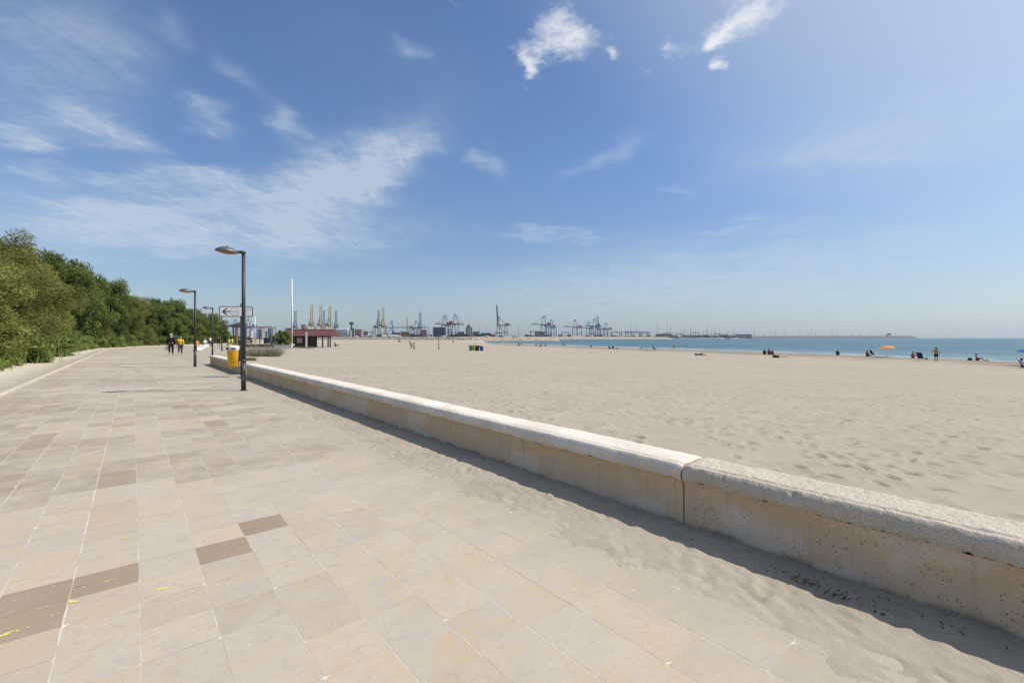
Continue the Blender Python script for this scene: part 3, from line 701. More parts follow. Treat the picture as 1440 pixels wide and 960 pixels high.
def sand_strip():
    s = np.linspace(1.35, 3.27, 98); t = np.concatenate([np.arange(-4, 0, .05), np.arange(0, 7, .02), np.arange(7, 20, .06), np.arange(20, 62, .3)])
    Sg, Tg = np.meshgrid(s, t, indexing='xy')
    e = 2.25+(fbm(Tg*.55, Tg*0, 11, 4)-.5)*.7+(fbm(Tg*3.4, Sg*3.4, 12, 5)-.5)*.7+.25*sstep(6, 14, Tg)
    k = np.clip((Sg-e)/np.maximum(3.2-e, .1), -.3, 1.2)
    z = np.where(k > 0, .036*np.maximum(k, 0)**1.6, .03*k)
    x, y = Sg*NX+Tg*DX, Sg*NY+Tg*DY
    lump = (fbm(x*6, y*6, 21, 4)-.5)*.008+(np.abs(fbm(x*16, y*16, 23, 3)-.5)*-.018+.0025)
    z = z+lump*sstep(.02, .5, k)+(fbm(x*28, y*28, 25, 2)-.5)*.004-.004
    for _ in range(330):
        c0 = random.uniform(2.3, 3.1); c1 = random.uniform(-2, 12); an = random.uniform(0, 3.2); la, lb = random.uniform(.05, .12), random.uniform(.025, .045)
        js = np.where(abs(t-c1) < .3)[0]
        if len(js) == 0: continue
        sl = slice(js[0], js[-1]+1); dx, dy = Sg[sl]-c0, Tg[sl]-c1
        u = (dx*math.cos(an)+dy*math.sin(an))/la; v = (-dx*math.sin(an)+dy*math.cos(an))/lb; q = u*u+v*v
        z[sl] += .45*(-.014*np.exp(-q)+.007*np.exp(-(np.sqrt(q)-1.6)**2*3))*sstep(.1, .4, k[sl])
    vs = np.stack([x, y, z], -1).reshape(-1, 3)
    tag(link('sand_drift', npmesh('sand_drift', vs, grid_quads(len(t), len(s)), True), M_STRIP), kind='structure')
    return e
sand_strip()
def beach():
    def geo(a0, a1, d0, g):
        r = [a0]
        while r[-1] < a1: r.append(r[-1]+d0+g*(r[-1]-a0))
        return np.array(r)
    a = geo(0, 170, .034, .0066); tp = geo(1, 430, .034, .0066); tn = 1-geo(0, 60, .05, .02)[1:][::-1]
    t = np.concatenate([tn, tp])
    Tg, Ag = np.meshgrid(t, a, indexing='ij'); Sg = 3.46+Ag
    x, y = Sg*NX+Tg*DX, Sg*NY+Tg*DY
    z = beach_z(x, y)
    fade = 1-sstep(25, 70, np.hypot(x, y))
    z += (fbm(x*.9, y*.9, 31, 4)-.5)*.016*sstep(0, 3, Ag)*fade+(fbm(x*3.2, y*3.2, 37, 3)-.5)*.01*fade
    # footprints in trails
    prints = []
    for _ in range(170):
        q = np.array([abs(random.gauss(4, 11))+1, random.uniform(0, 30)]); an = random.choice([random.gauss(1.5, .35), random.gauss(-1.5, .35), random.uniform(0, 6.3)])
        for k in range(random.randint(8, 34)):
            an += random.gauss(0, .06); q = q+np.array([math.cos(an), math.sin(an)])*.62; sd = .11*(1 if k % 2 else -1)
            prints.append((q[0]-math.sin(an)*sd, q[1]+math.cos(an)*sd, an))
    for _ in range(1500): prints.append((abs(random.gauss(8, 9))+.6, random.uniform(-2, 26), random.uniform(0, 6.3)))
    for (pa, pt, an) in prints:
        i0, i1 = np.searchsorted(t, [pt-.42, pt+.42]); j0, j1 = np.searchsorted(a, [pa-.42, pa+.42])
        if i1-i0 < 2 or j1-j0 < 2: continue
        da, dt = Ag[i0:i1, j0:j1]-pa, Tg[i0:i1, j0:j1]-pt
        la, lb = random.uniform(.09, .135), random.uniform(.042, .065); dp = random.uniform(.018, .05)
        u = (da*math.cos(an)+dt*math.sin(an))/la; v = (-da*math.sin(an)+dt*math.cos(an))/lb; q = u*u+v*v
        z[i0:i1, j0:j1] += -dp*np.exp(-q*q*.8)+dp*.4*np.exp(-(np.sqrt(q)-1.6)**2*5)
    vs = np.stack([x, y, z], -1).reshape(-1, 3)
    tag(link('beach', npmesh('beach', vs, grid_quads(len(t), len(a)), True), M_BEACH), kind='structure')
beach()
def land():
    b = MB(); pts = [W(-4.42, -400, -.05), W(-4.42, 70, -.05)] + [W(-4.42+float(bend(t)), t, -.05) for t in range(74, 200, 6)]
    far = [W(-900, 420, -.05), W(-900, -400, -.05)]
    b.add(pts+far, [tuple(range(len(pts)+2))[::-1]])
    tag(b.build('ground', M_SCRUB), kind='structure')
    # everything under the beach and the promenade, out to the port
    b = MB().add([(-900, -60, -2.7), (300, -60, -2.7), (300, 500, -2.7), (-900, 700, -2.7)], [(0, 1, 2, 3)])
    tag(b.build('sea_bed', M_BEACH), kind='structure')
    # low flat sandy land between promenade bend and port
    vs = [W(3.6+float(bend(t))-1.5, t, -.10) for t in range(88, 200, 8)]
    c = [W(44, 197, -.45), (-150, 470, -.3), (-420, 640, -.1), (-700, 560, -.1), W(-60, 200, -.1)]
    tag(MB().add(vs+c, [tuple(range(len(vs)+5))[::-1]]).build('back_sand', M_BEACH), kind='structure')
    # sea
    xs = np.array([-7000, -1500, -300, 0, 200, 600, 1500, 3500, 8000.]); ys = np.array([-1500, -200, 0, 100, 250, 600, 1400, 3000, 7200.])
    vs = [(x, y, SEA) for x in xs for y in ys]
    tag(link('sea', npmesh('sea', vs, grid_quads(9, 9)), M_SEA), kind='structure')
land()

def surf():
    V = []; Q = []
    for off, n in ((-1.0, 60), (-3.4, 34), (-7.5, 20)):
        for _ in range(n):
            y0 = random.uniform(5, 240); L = random.uniform(2, 9)*(1+y0/120); m_ = 14; i = len(V)
            for k in range(m_):
                y = y0+L*k/(m_-1); x = float(np.interp(y, _sy, _sx))-off+.5*math.sin(y*.6)+.3*math.sin(y*1.7); wd = (.08+.3*random.random())*math.sin(math.pi*(k+.3)/(m_-.4))
                V += [(x-wd, y, SEA+.03+.0002*random.random()), (x+wd, y, SEA+.05)]
            Q += [(i+2*k, i+2*k+1, i+2*k+3, i+2*k+2) for k in range(m_-1)]
    tag(link('surf', npmesh('surf', V, Q), paint('foam', (.62, .66, .66), .8, .3, 3)), kind='structure')
surf()
def wall(t0, t1, step, rough, mb, mc, label, s_off=0.0):
    w = empty('parapet_wall', W(3.38+s_off, (t0+t1)/2, 0), 0, label, 'wall', 'concrete wall segments along the beach')
    inv = w.location
    ts = np.linspace(t0, t1, max(2, int((t1-t0)/step)+1))
    def sweep(prof, name, mat, amp, fine=1.0):
        ps = []
        for (a, b) in zip(prof[:-1], prof[1:]):
            n = max(1, int(math.hypot(b[0]-a[0], b[1]-a[1])/.02*fine)); ps += [(a[0]+(b[0]-a[0])*k/n, a[1]+(b[1]-a[1])*k/n) for k in range(n)]
        ps.append(prof[-1]); ps = np.array(ps); Pn = len(ps)
        d = np.gradient(ps, axis=0); nrm = np.stack([-d[:, 1], d[:, 0]], 1); nrm /= np.maximum(np.linalg.norm(nrm, axis=1, keepdims=True), 1e-6)
        arc = np.cumsum(np.r_[0, np.hypot(*np.diff(ps, axis=0).T)])
        Tg, Ug = np.meshgrid(ts, arc, indexing='ij')
        dis = (fbm(Tg*7, Ug*7, 41, 4)-.5)*amp*1.2+(fbm(Tg*32, Ug*32, 43, 3)-.5)*amp*.9-np.maximum(fbm(Tg*45, Ug*45, 47, 2)-.62, 0)*amp*3.5+(fbm(Tg*.9, Ug*0, 49, 2)-.5)*.012
        Sv = ps[None, :, 0]+nrm[None, :, 0]*dis; Zv = ps[None, :, 1]+nrm[None, :, 1]*dis
        # rounded ends at the seam
        en = np.minimum(Tg-t0, t1-Tg); Zv = np.where(Zv > .2, Zv-.012*np.exp(-(en/.02)**2), Zv)
        x, y = (Sv+s_off)*NX+Tg*DX, (Sv+s_off)*NY+Tg*DY
        v = np.stack([x-inv.x, y-inv.y, Zv-inv.z], -1).reshape(-1, 3)
        me = npmesh(name, v, grid_quads(len(ts), Pn), True)
        o = link(name, me, mat, w)
        # end caps
        cap = MB(); n0 = [tuple(v[i]) for i in range(Pn)]; n1 = [tuple(v[(len(ts)-1)*Pn+i]) for i in range(Pn)]
        bm_v = len(me.vertices)
        return n0, n1
    body = [(3.228, -.12), (3.226, .32), (3.22, .35), (3.205, .372)]
    n0, n1 = sweep(body, 'wall_face', mb, .004+.006*rough, .6)
    cop = [(3.205, .372), (3.196, .388), (3.188, .408), (3.186, .428), (3.19, .448), (3.199, .467), (3.213, .484), (3.229, .4965), (3.236, .483), (3.244, .500), (3.50, .505), (3.545, .494), (3.56, .46), (3.56, -.12)]
    c0, c1 = sweep(cop, 'coping', mc, .004+.0075*rough, 1.0)
    for a, c, fl in ((n0, c0, 1), (n1, c1, 0)):
        ring = a+c[1:]; b = MB().add(ring, [tuple(range(len(ring)))[::(-1 if fl else 1)]]); b.build('end_face', mb, w)
    return w
SEAM = 1.83
wall(-4, SEAM-.006, .012, 1.0, M_WALLR, M_COPR, 'eroded near segment of pale concrete parapet wall with pitted rounded coping')
wall(SEAM+.006, 19.2, .03, .25, M_WALL, M_COP, 'long smooth segment of pale concrete parapet wall with white rounded coping')
wall(20.4, 29.4, .06, .25, M_WALL, M_COP, 'short far segment of parapet wall behind the yellow litter bin')

# dark dried weed litter lying in the wall's shade
def litter():
    V = []; Q = []
    for _ in range(200):
        c = random.choice([(3.0, .95, .1), (3.0, .95, .1), (2.98, .72, .08), (3.03, .9, .3), (3.08, .3, .4), (3.14, 2.2, .9), (3.17, 3.6, 1.6)])
        s = min(3.2, random.gauss(c[0], .035)); t = random.gauss(c[1], c[2]); an = random.uniform(0, 6.3); l = random.uniform(.003, .012); w = random.uniform(.001, .0035)
        p = W(s, t, .068+.0*l); i = len(V); dx, dy = math.cos(an)*l, math.sin(an)*l; nx, ny = -math.sin(an)*w, math.cos(an)*w
        zz = .012+.022*(s-2.5)/.7+random.uniform(0, .012)
        for (k, sg) in ((-1, -1), (-1, 1), (1, 1), (1, -1)): V.append((p.x+dx*k+nx*sg, p.y+dy*k+ny*sg, zz+.006*k*random.random()))
        Q.append((i, i+1, i+2, i+3))
    o = link('weed_litter', npmesh('weed_litter', V, Q), paint('dry_weed', (.035, .026, .018), .95)); tag(o, 'scattered dark dried weed bits in the wall shade', 'litter', kind='stuff')
litter()

# ------------------------------------------------------------------ lamps, sign, bins
def make_lamp():
    t = empty('street_lamp', (0, 0, 0))
    MB().tube([(0, 0, 0), (0, 0, .82)], .062, 20).build('lower_pole', M_IRON, t)
    MB().lathe([(.062, 0), (.075, .012), (.075, .075), (.055, .095)], (0, 0, .8), 20).build('collar', M_IRON, t)
    MB().tube([(0, 0, .88), (0, 0, 3.86)], [.052, .046], 20).build('upper_pole', M_IRON, t)
    # arm along local -X
    MB().tube([(0, 0, 3.82), (0, 0, 3.9), (-.05, 0, 3.93), (-.22, 0, 3.945)], [.05, .05, .042, .034], 12).build('arm', M_IRON, t)
    MB().lathe([(.07, -.03), (.085, 0), (.06, .05), (.02, .06)], (-.02, 0, 3.93), 14).build('bracket', M_IRON, t)
    prof = [(.268, 0), (.275, .012), (.264, .036), (.222, .085), (.152, .125), (.07, .147), (.012, .153)]
    sh = MB().lathe(prof, (0, 0, 0), 28, 1.0, .72).build('lamp_shade', M_SHADE, t); sh.location = (-.40, 0, 3.9); sh.rotation_euler = (0, R(4), 0)
    l = MB().lathe([(.02, -.055), (.12, -.046), (.21, -.026), (.247, -.002)], (0, 0, 0), 24, 1.0, .72, False).build('lens', M_AMBER, sh)
    MB().lathe([(.012, 0), (.018, .02), (.006, .05)], (0, 0, .15), 8).build('finial', M_IRON, sh)
    MB().lathe([(.11, 0), (.11, .012), (.065, .02)], (0, 0, .0), 20).build('base_plate', M_IRON, t)
    MB().box((.0, -.06, .45), (.07, .012, .3)).build('access_door', M_IRON, t)
    return t
lamp = make_lamp()
LAMPS = [((342.5, 549), 'tallest nearest dark grey street lamp with domed head beside the yellow bin'),
         ((274.3, 515.3), 'second dark grey street lamp standing behind the walkers'),
         ((298.8, 500.8), 'third dark grey street lamp, mid-sized, right of the seat blocks'),
         ((312, 493.5), 'fourth small street lamp left of the direction sign'),
         ((320, 489.6), 'fifth, farthest street lamp by the second yellow bin')]
for i, ((px, py), lab) in enumerate(LAMPS):
    o = lamp if i == 0 else copy_tree(lamp)
    o.location = P0(px, py); o.scale = (1, 1, .965); o.rotation_euler = (0, 0, math.atan2(NY, NX)); tag(o, lab, 'street lamp', 'street lamps along the promenade')

def sign_text(parent):
    pass
sp = P0(339.3, 529.4)
sg = empty('direction_sign', sp, R(16), 'white direction sign with black left arrow on a thin post behind the lamp', 'sign')
MB().tube([(0, 0, 0), (0, 0, 2.72)], .035, 14).build('post', M_IRON, sg)
D_ = sp.y
def zpx(py): return CAMZ-(py-475)/F*D_
xl, xr = (312.5-339.3)/F*D_, (354.5-339.3)/F*D_; zt, zb = zpx(430.8), zpx(445.6)
def rrect(b, x0, x1, z0, z1, r, y, n=5, thick=None):
    pts = []
    for (cx, cz, a0) in ((x1-r, z1-r, 0), (x0+r, z1-r, 90), (x0+r, z0+r, 180), (x1-r, z0+r, 270)):
        for k in range(n+1):
            a = R(a0+90*k/n); pts.append((cx+r*math.cos(a), cz+r*math.sin(a)))
    return pts
fr = rrect(None, xl, xr, zb, zt, .07, 0); m_ = len(fr)
b = MB(); b.add([(x, -.065, z) for x, z in fr]+[(x, -.04, z) for x, z in fr], [tuple(range(m_))[::-1], tuple(range(m_, 2*m_))]+[(k, (k+1) % m_, m_+(k+1) % m_, m_+k) for k in range(m_)])
b.build('sign_frame', paint('sign_green_black', (.03, .04, .03), .4), sg)
fi = rrect(None, xl+.028, xr-.028, zb+.028, zt-.028, .05, 0)
MB().add([(x, -.068, z) for x, z in fi], [tuple(range(m_))[::-1]]).build('sign_face', paint('sign_white', (.74, .75, .74), .4, .05), sg)
zc = (zt+zb)/2
def xp(px): return (px-339.3)/F*D_
ar = MB()
ar.box(((xp(316.5)+xp(326))/2, -.0715, zc), (xp(326)-xp(316.5), .003, .034))
for s_ in (1, -1): ar.box((xp(319.6), -.0717+.0003*s_, zc+s_*.058), (.2, .003, .036), ry=-s_*R(42))
ar.build('arrow', M_BLACK, sg)
pn = MB()
for (x0, x1, z0, z1) in ((326.6, 337, 433.6, 437.4), (326.6, 337, 439, 442.8), (344, 352, 433.6, 436.6)):
    X0, X1, Z0, Z1 = xp(x0), xp(x1), zpx(z1), zpx(z0); e = .007
    for (c, d) in (((X0, Z0, X1, Z0+e), 0), ((X0, Z1-e, X1, Z1), 0), ((X0, Z0+e, X0+e, Z1-e), 0), ((X1-e, Z0+e, X1, Z1-e), 0)): pn.box(((c[0]+c[2])/2, -.071, (c[1]+c[3])/2), (c[2]-c[0], .003, c[3]-c[1]))
pn.box((xp(348), -.071, zpx(440.5)), (.12, .003, .012)); pn.box((xp(349.5), -.071, zpx(443)), (.06, .003, .012))
pn.build('panel_outlines', paint('sign_grey', (.25, .26, .26), .5), sg)
for z_ in (zb+.1, zt-.1): MB().tube([(-.045, -.038, z_), (.045, -.038, z_)], .012, 8).build('clamp', M_IRON, sg)

def make_bin(loc, label, mat, sc=1.0):
    t = empty('litter_bin', loc, 0, label, 'litter bin', 'yellow litter bins'); t.scale = (sc,)*3
    MB().lathe([(.17, 0), (.185, .015), (.215, .56), (.225, .6), (.225, .625)], (0, 0, 0), 28).build('bucket', mat, t)
    MB().lathe([(.232, 0), (.236, .02), (.236, .12), (.215, .17), (.14, .2), (.01, .205)], (0, 0, .612), 28).build('hood', M_LID, t)
    for a in (-60, -120):
        q = MB().box((0, 0, 0), (.14, .012, .06)).build('slot', M_BLACK, t); q.location = (.234*math.cos(R(a)), .234*math.sin(R(a)), .69); q.rotation_euler = (0, 0, R(a+90))
    MB().lathe([(.19, 0), (.19, .02)], (0, 0, .07), 28, cap=False).build('band', mat, t)
    MB().box((.235, 0, .45), (.09, .06, .5)).build('bracket', M_IRON, t)
    return t
make_bin(sp+Vector((-.27, -.03, zpx(515.2))), 'yellow litter bin with pale hood hung beside the nearest lamp', M_YEL, .98)
lp = P0(321, 489.4); make_bin(lp+Vector((.15, -.15, .4)), 'small far yellow litter bin by the farthest street lamp', M_YEL, .98)
lp = P0(326.6, 488.5); t = empty('lime_bin', lp, 0, 'slim lime green bin on a stand beside the far yellow litter bin', 'litter bin')
MB().lathe([(.14, .45), (.17, 1.15), (.1, 1.3)], (0, 0, 0), 16).build('bucket', paint('lime_plastic', (.42, .62, .03), .45), t); MB().tube([(0, 0, 0), (0, 0, .46)], .04, 10).build('stand', M_IRON, t)

# ------------------------------------------------------------------ things behind the far wall: pavilion, pole, frames, kiosk, bush
def zat(py, D): return CAMZ-(py-475)/F*D
D = 95.0
def X(px, D): return (px-720)/F*D
pv = empty('beach_shelter', (X(436, D), D, zat(487.5, D)), 0, 'long low beach shelter with dark red tiled roof, brown walls and open porch', 'shelter')
def loc(px, py, d=0.0): return (X(px, D)-pv.location.x, d, zat(py, D)-pv.location.z)
M_REDROOF = paint('red_roof', (.125, .045, .042), .85, .25, 1.5); M_BRN = paint('brown_boards', (.06, .038, .03), .85, .25, 3)
xa, xb = loc(399, 0)[0], loc(472.3, 0)[0]; ze, zr = loc(0, 472.2)[2], loc(0, 463.6)[2]
b = MB(); b.add([(xa, -2.6, ze), (xb, -2.6, ze), (xb, 2.6, ze), (xa, 2.6, ze), (xa+.8, 0, zr), (xb-.06, 0, zr), (xa, -2.6, ze-.12), (xb, -2.6, ze-.12), (xb, 2.6, ze-.12), (xa, 2.6, ze-.12)],
       [(0, 1, 5, 4), (1, 2, 5), (2, 3, 4, 5), (3, 0, 4), (6, 7, 1, 0), (7, 8, 2, 1), (8, 9, 3, 2), (9, 6, 0, 3), (9, 8, 7, 6)])
rf = b.build('roof', M_REDROOF, pv)
MB().tube([(xa+.8, 0, zr+.02), (xb-.06, 0, zr+.02)], .09, 8).build('ridge', M_REDROOF, rf)
x0, x1 = loc(413.5, 0)[0], loc(440.5, 0)[0]
MB().box(((x0+x1)/2, .1, ze/2-.1), (x1-x0, 3.6, ze-.05)).build('wall', M_BRN, pv)
MB().box((loc(413, 0)[0], -1.76, ze/2-.1), (.24, .12, ze)).build('corner_post', paint('red_post', (.28, .07, .045), .7), pv)
xm, zm = loc(426.6, 478.4)[0], loc(0, 478.4)[2]
MB().box((xm, -1.72, zm), (1.05, .05, 1.0)).build('hatch', paint('pale_board', (.5, .4, .3), .8), pv)
MB().box((loc(439, 0)[0], -2.75, (loc(0, 467)[2])/2), (.3, .2, loc(0, 467)[2])).build('white_post', M_WHITE, pv)
for px in (445.2, 456, 459.8, 470.3): MB().box((loc(px, 0)[0], -2.2 if px != 456 else 2.0, ze/2-.1), (.2, .2, ze)).build('porch_post', M_BRN, pv)
MB().box(((x1+xb)/2, -2.2, ze-.22), (xb-x1-.3, .14, .18)).build('porch_beam', M_BRN, pv)
MB().box(((xa+x0)/2, 1.0, ze/2-.1), (.2, .2, ze)).build('porch_post', M_BRN, pv)

fp = P0(410.6, 486.2, -.1); h = CAMZ-(392-475)/F*fp.y-fp.z
fl = empty('flagpole', fp, 0, 'tall bare white flagpole left of the red-roofed shelter', 'flagpole')
MB().tube([(0, 0, 0), (0, 0, h*.53), (0, 0, h)], [.17, .14, .09], 14).build('mast', M_WHITE, fl); MB().lathe([(.19, 0), (.19, .12)], (0, 0, h*.52), 14).build('joint_ring', M_WHITE, fl)
MB().lathe([(.5, 0), (.45, .35), (.25, .4)], (0, 0, 0), 14).build('footing', M_CONC, fl); MB().lathe([(.02, 0), (.1, .08), (.02, .18)], (0, 0, h), 10).build('finial', M_WHITE, fl)
fp = P0(358.5, 484.5, 0); h = CAMZ-(445-475)/F*fp.y
fl = empty('white_mast', fp, 0, 'thin white mast rising inside the blue pole frame', 'pole'); MB().tube([(0, 0, 0), (0, 0, h)], [.12, .08], 10).build('mast', M_WHITE, fl); MB().lathe([(.3, 0), (.2, .25)], (0, 0, 0), 10).build('footing', M_CONC, fl)

D = 80.0
M_BLUE = paint('frame_blue', (.05, .13, .33), .5); M_RUST = paint('frame_rust', (.3, .12, .08), .6)
gf = empty('climbing_frame', (X(364, D), D, 0), 0, 'outdoor climbing frame of blue posts with a long rusty top bar', 'climbing frame')
def g(px, py, d=0): return Vector((X(px, D)-gf.location.x, d, zat(py, D)))
for px, d in ((346, 0), (381.2, 0), (352, 3), (375, 3)): MB().tube([(g(px, 0).x, d, 0), (g(px, 459).x, d, zat(459, D))], .075, 10).build('post', M_BLUE, gf)
for d in (0, 3): MB().tube([g(345.6 if d == 0 else 351.5, 460.3, d), g(381.6 if d == 0 else 375.4, 459.2, d)], .06, 8).build('top_bar', M_RUST, gf)
MB().tube([g(346, 461, 0), g(352, 461, 3)], .05, 8).build('side_bar', M_BLUE, gf); MB().tube([g(381, 460, 0), g(375, 460, 3)], .05, 8).build('side_bar', M_BLUE, gf)
for px in (360, 366, 371): MB().tube([g(px, 460, 0), g(px, 481, 0)], .03, 6).build('hanging_rope', M_BARK, gf)
MB().box((g(372.5, 0).x, 1, zat(479, D)), (1.1, .8, 1.0)).build('platform', M_IRON, gf)
kb = P0(334, 487.5, 0); D = kb.y
ks = empty('kiosk', (X(334, D), D, 0), 0, 'small open kiosk with dark sloping roof and rust brown post behind the sign', 'kiosk')
def g2(px, py): return (X(px, D)-ks.location.x, zat(py, D))
za = g2(0, 459.5)[1]
MB().add([(g2(326.5, 0)[0], -1.4, za), (g2(343, 0)[0], -1.4, za+.3), (g2(343, 0)[0], 1.4, za+.3), (g2(326.5, 0)[0], 1.4, za), (g2(327, 0)[0], -1.35, za+.2), (g2(341, 0)[0], -.6, za+.75), (g2(341, 0)[0], .6, za+.75), (g2(327, 0)[0], 1.35, za+.2)],
         [(3, 2, 1, 0), (4, 5, 6, 7), (0, 1, 5, 4), (1, 2, 6, 5), (2, 3, 7, 6), (3, 0, 4, 7)]).build('roof', paint('kiosk_roof', (.05, .06, .055), .8), ks)
MB().box((g2(337.2, 0)[0], -.9, za/2+.1), (.24, .24, za+.25)).build('post', M_RUST, ks)
for px in (329, 333.2, 341): MB().box((g2(px, 0)[0], .9 if px != 333.2 else -.9, za/2), (.12, .12, za)).build('post', M_IRON, ks)
MB().box((g2(336, 0)[0], .5, .55), (1.6, .7, 1.1)).build('counter', paint('kiosk_board', (.12, .1, .09), .8), ks)
lw = P0(363, 488.3, 0); t = empty('low_wall', lw, R(5), 'low dark stone wall before the climbing frame', 'wall')
MB().box((0, 0, .22), (4.6, .4, .44)).build('wall_face', paint('dark_stone', (.11, .095, .085), .95, .3, 2), t); MB().box((0, 0, .47), (4.7, .5, .06)).build('coping', paint('dark_cap', (.2, .18, .16), .9), t)
lw = P0(396, 488.2, -.1); t = empty('white_wall', lw, R(-4), 'low white wall under the green bush beside the flagpole', 'wall')
MB().box((0, 0, .15), (3.6, .35, .34)).build('wall_face', M_WHITE, t); MB().box((0, 0, .35), (3.7, .45, .06)).build('coping', M_WHITE, t)

# ------------------------------------------------------------------ vegetation
def leaf_cloud(centers, radii, n, size, seed, up=.3, elong=1.6, tint_lo=0.0, flat=.6):
    r = np.random.default_rng(seed); k = len(centers)
    w = np.array(radii)**2; idx = r.choice(k, n, p=w/w.sum())
    d = r.normal(size=(n, 3)); d /= np.linalg.norm(d, axis=1, keepdims=True)
    rr = r.random(n)**.42
    pos = np.array(centers)[idx]+d*(rr*np.array(radii)[idx])[:, None]*np.array([1, 1, .8])
    nrm = d*.7+r.normal(size=(n, 3))*.55+np.array([0, 0, up]); nrm /= np.linalg.norm(nrm, axis=1, keepdims=True)
    a = np.cross(nrm, r.normal(size=(n, 3))); a /= np.linalg.norm(a, axis=1, keepdims=True); b = np.cross(nrm, a)
    sz = size*r.uniform(.55, 1.35, n)[:, None]
    A = a*sz*elong*.5; B = b*sz*.5; bend_ = nrm*sz*.15
    V = np.stack([pos-A, pos-B*1.0+bend_, pos+A, pos+B*1.0+bend_], 1).reshape(-1, 3)
    Q = np.arange(n*4).reshape(n, 4)
    cl = r.random(k)[idx]
    tint = np.clip(tint_lo+.55*r.random(n)+.45*cl, 0, 1)
    T = np.stack([tint, r.random(n), r.random(n), np.ones(n)], 1)
    return V, Q, T
def leaf_mesh(name, VQT):
    V, Q, T = VQT; me = npmesh(name, V, Q); a = me.attributes.new('tint', 'FLOAT_COLOR', 'FACE'); a.data.foreach_set('color', T.astype(np.float32).ravel()); return me
def tree_proto(kind, seed):
    r = random.Random(seed); t = empty(kind+'_tree')
    H = 8.0; cen = []; rad = []
    tr = MB(); tr.tube([(0, 0, -.3), (r.uniform(-.2, .2), r.uniform(-.2, .2), 1.6), (r.uniform(-.3, .3), r.uniform(-.3, .3), 3.2)], [.26, .2, .15], 9)
    lb = []
    for i in range(11):
        an = i*2.4+r.uniform(-.4, .4); z0 = r.uniform(1.6, 3.2); rr = r.uniform(1.2, 2.7); z1 = r.uniform(3.0, 7.0)
        e = Vector((math.cos(an)*rr, math.sin(an)*rr, z1)); md = Vector((math.cos(an)*rr*.45, math.sin(an)*rr*.45, (z0+z1)/2+.3))
        tr.tube([(0, 0, z0), md, e], [.11, .07, .03], 6); lb.append(e)
    for e in lb:
        for k in range(4): cen.append((e.x+r.gauss(0, .6), e.y+r.gauss(0, .6), e.z+r.gauss(0, .5))); rad.append(r.uniform(.5, 1.0))
    for k in range(46):
        an = r.uniform(0, 6.28); zz = r.uniform(.6, 7.7); env = 2.9*math.sqrt(max(.05, 1-((zz-3.4)/4.7)**2))
        q = env*r.uniform(.45, 1.0); cen.append((math.cos(an)*q, math.sin(an)*q, zz)); rad.append(r.uniform(.4, .95))
    for k in range(16):                                             # shoots and lobes that break the outline
        an = r.uniform(0, 6.28); q = r.uniform(.2, 2.9); zz = 7.6*math.sqrt(max(.08, 1-(q/3.3)**2))+r.uniform(-.2, .55); dx, dy = math.cos(an), math.sin(an)
        for j in range(3): cen.append((dx*(q+.12*j), dy*(q+.12*j), min(8.05, zz-.45*j))); rad.append(.2+.11*j)
    if kind == 'tamarisk':
        me = leaf_mesh('crown', leaf_cloud(cen, [x*1.05 for x in rad], 42000, .062, seed, .2, 2.6))
        m = M_LEAF_O
    else:
        me = leaf_mesh('crown', leaf_cloud(cen, rad, 26000, .11, seed, .45, 1.5)); m = M_LEAF_D
    link('trunk', tr.mesh('trunk'), M_BARK, t); link('crown', me, m, t); return t
def shrub_proto(seed, mat=None, reed=True):
    r = random.Random(seed); t = empty('leafy_shrub'); cen = []; rad = []
    for k in range(26):
        an = r.uniform(0, 6.28); q = r.uniform(0, 1.1); cen.append((math.cos(an)*q, math.sin(an)*q, r.uniform(.2, 2.3)*(1-.3*q))); rad.append(r.uniform(.25, .5))
    V, Q, T = leaf_cloud(cen, rad, 7000, .1, seed, .5, 2.2)
    if reed:
        rr = np.random.default_rng(seed); n = 170
        bx = rr.normal(size=(n, 2))*.6; hh = rr.uniform(.6, 2.3, n); ln = rr.normal(size=(n, 2))*.3; wv = rr.normal(size=(n, 2)); wv /= np.linalg.norm(wv, axis=1, keepdims=True); wv *= .014
        z0 = np.zeros(n)
        b0 = np.stack([bx[:, 0]-wv[:, 0], bx[:, 1]-wv[:, 1], z0], 1); b1 = np.stack([bx[:, 0]+wv[:, 0], bx[:, 1]+wv[:, 1], z0], 1)
        tp = np.stack([bx[:, 0]+ln[:, 0], bx[:, 1]+ln[:, 1], hh], 1); t1 = tp+np.stack([wv[:, 0]*.3, wv[:, 1]*.3, z0], 1)
        V2 = np.stack([b0, b1, t1, tp], 1).reshape(-1, 3); Q2 = np.arange(n*4).reshape(n, 4)+len(V); T2 = np.stack([rr.uniform(.4, 1, n), rr.random(n), rr.random(n), np.ones(n)], 1)
        V = np.concatenate([V, V2]); Q = np.concatenate([Q, Q2]); T = np.concatenate([T, T2])
    link('foliage', leaf_mesh('foliage', (V, Q, T)), mat or M_LEAF_L, t)
    st = MB()
    for k in range(6): an = k*1.05; st.tube([(0, 0, -.1), (math.cos(an)*.3, math.sin(an)*.3, .9), (math.cos(an)*.6, math.sin(an)*.6, 1.7)], [.03, .022, .01], 5)
    link('stems', st.mesh('stems'), M_BARK, t); return t
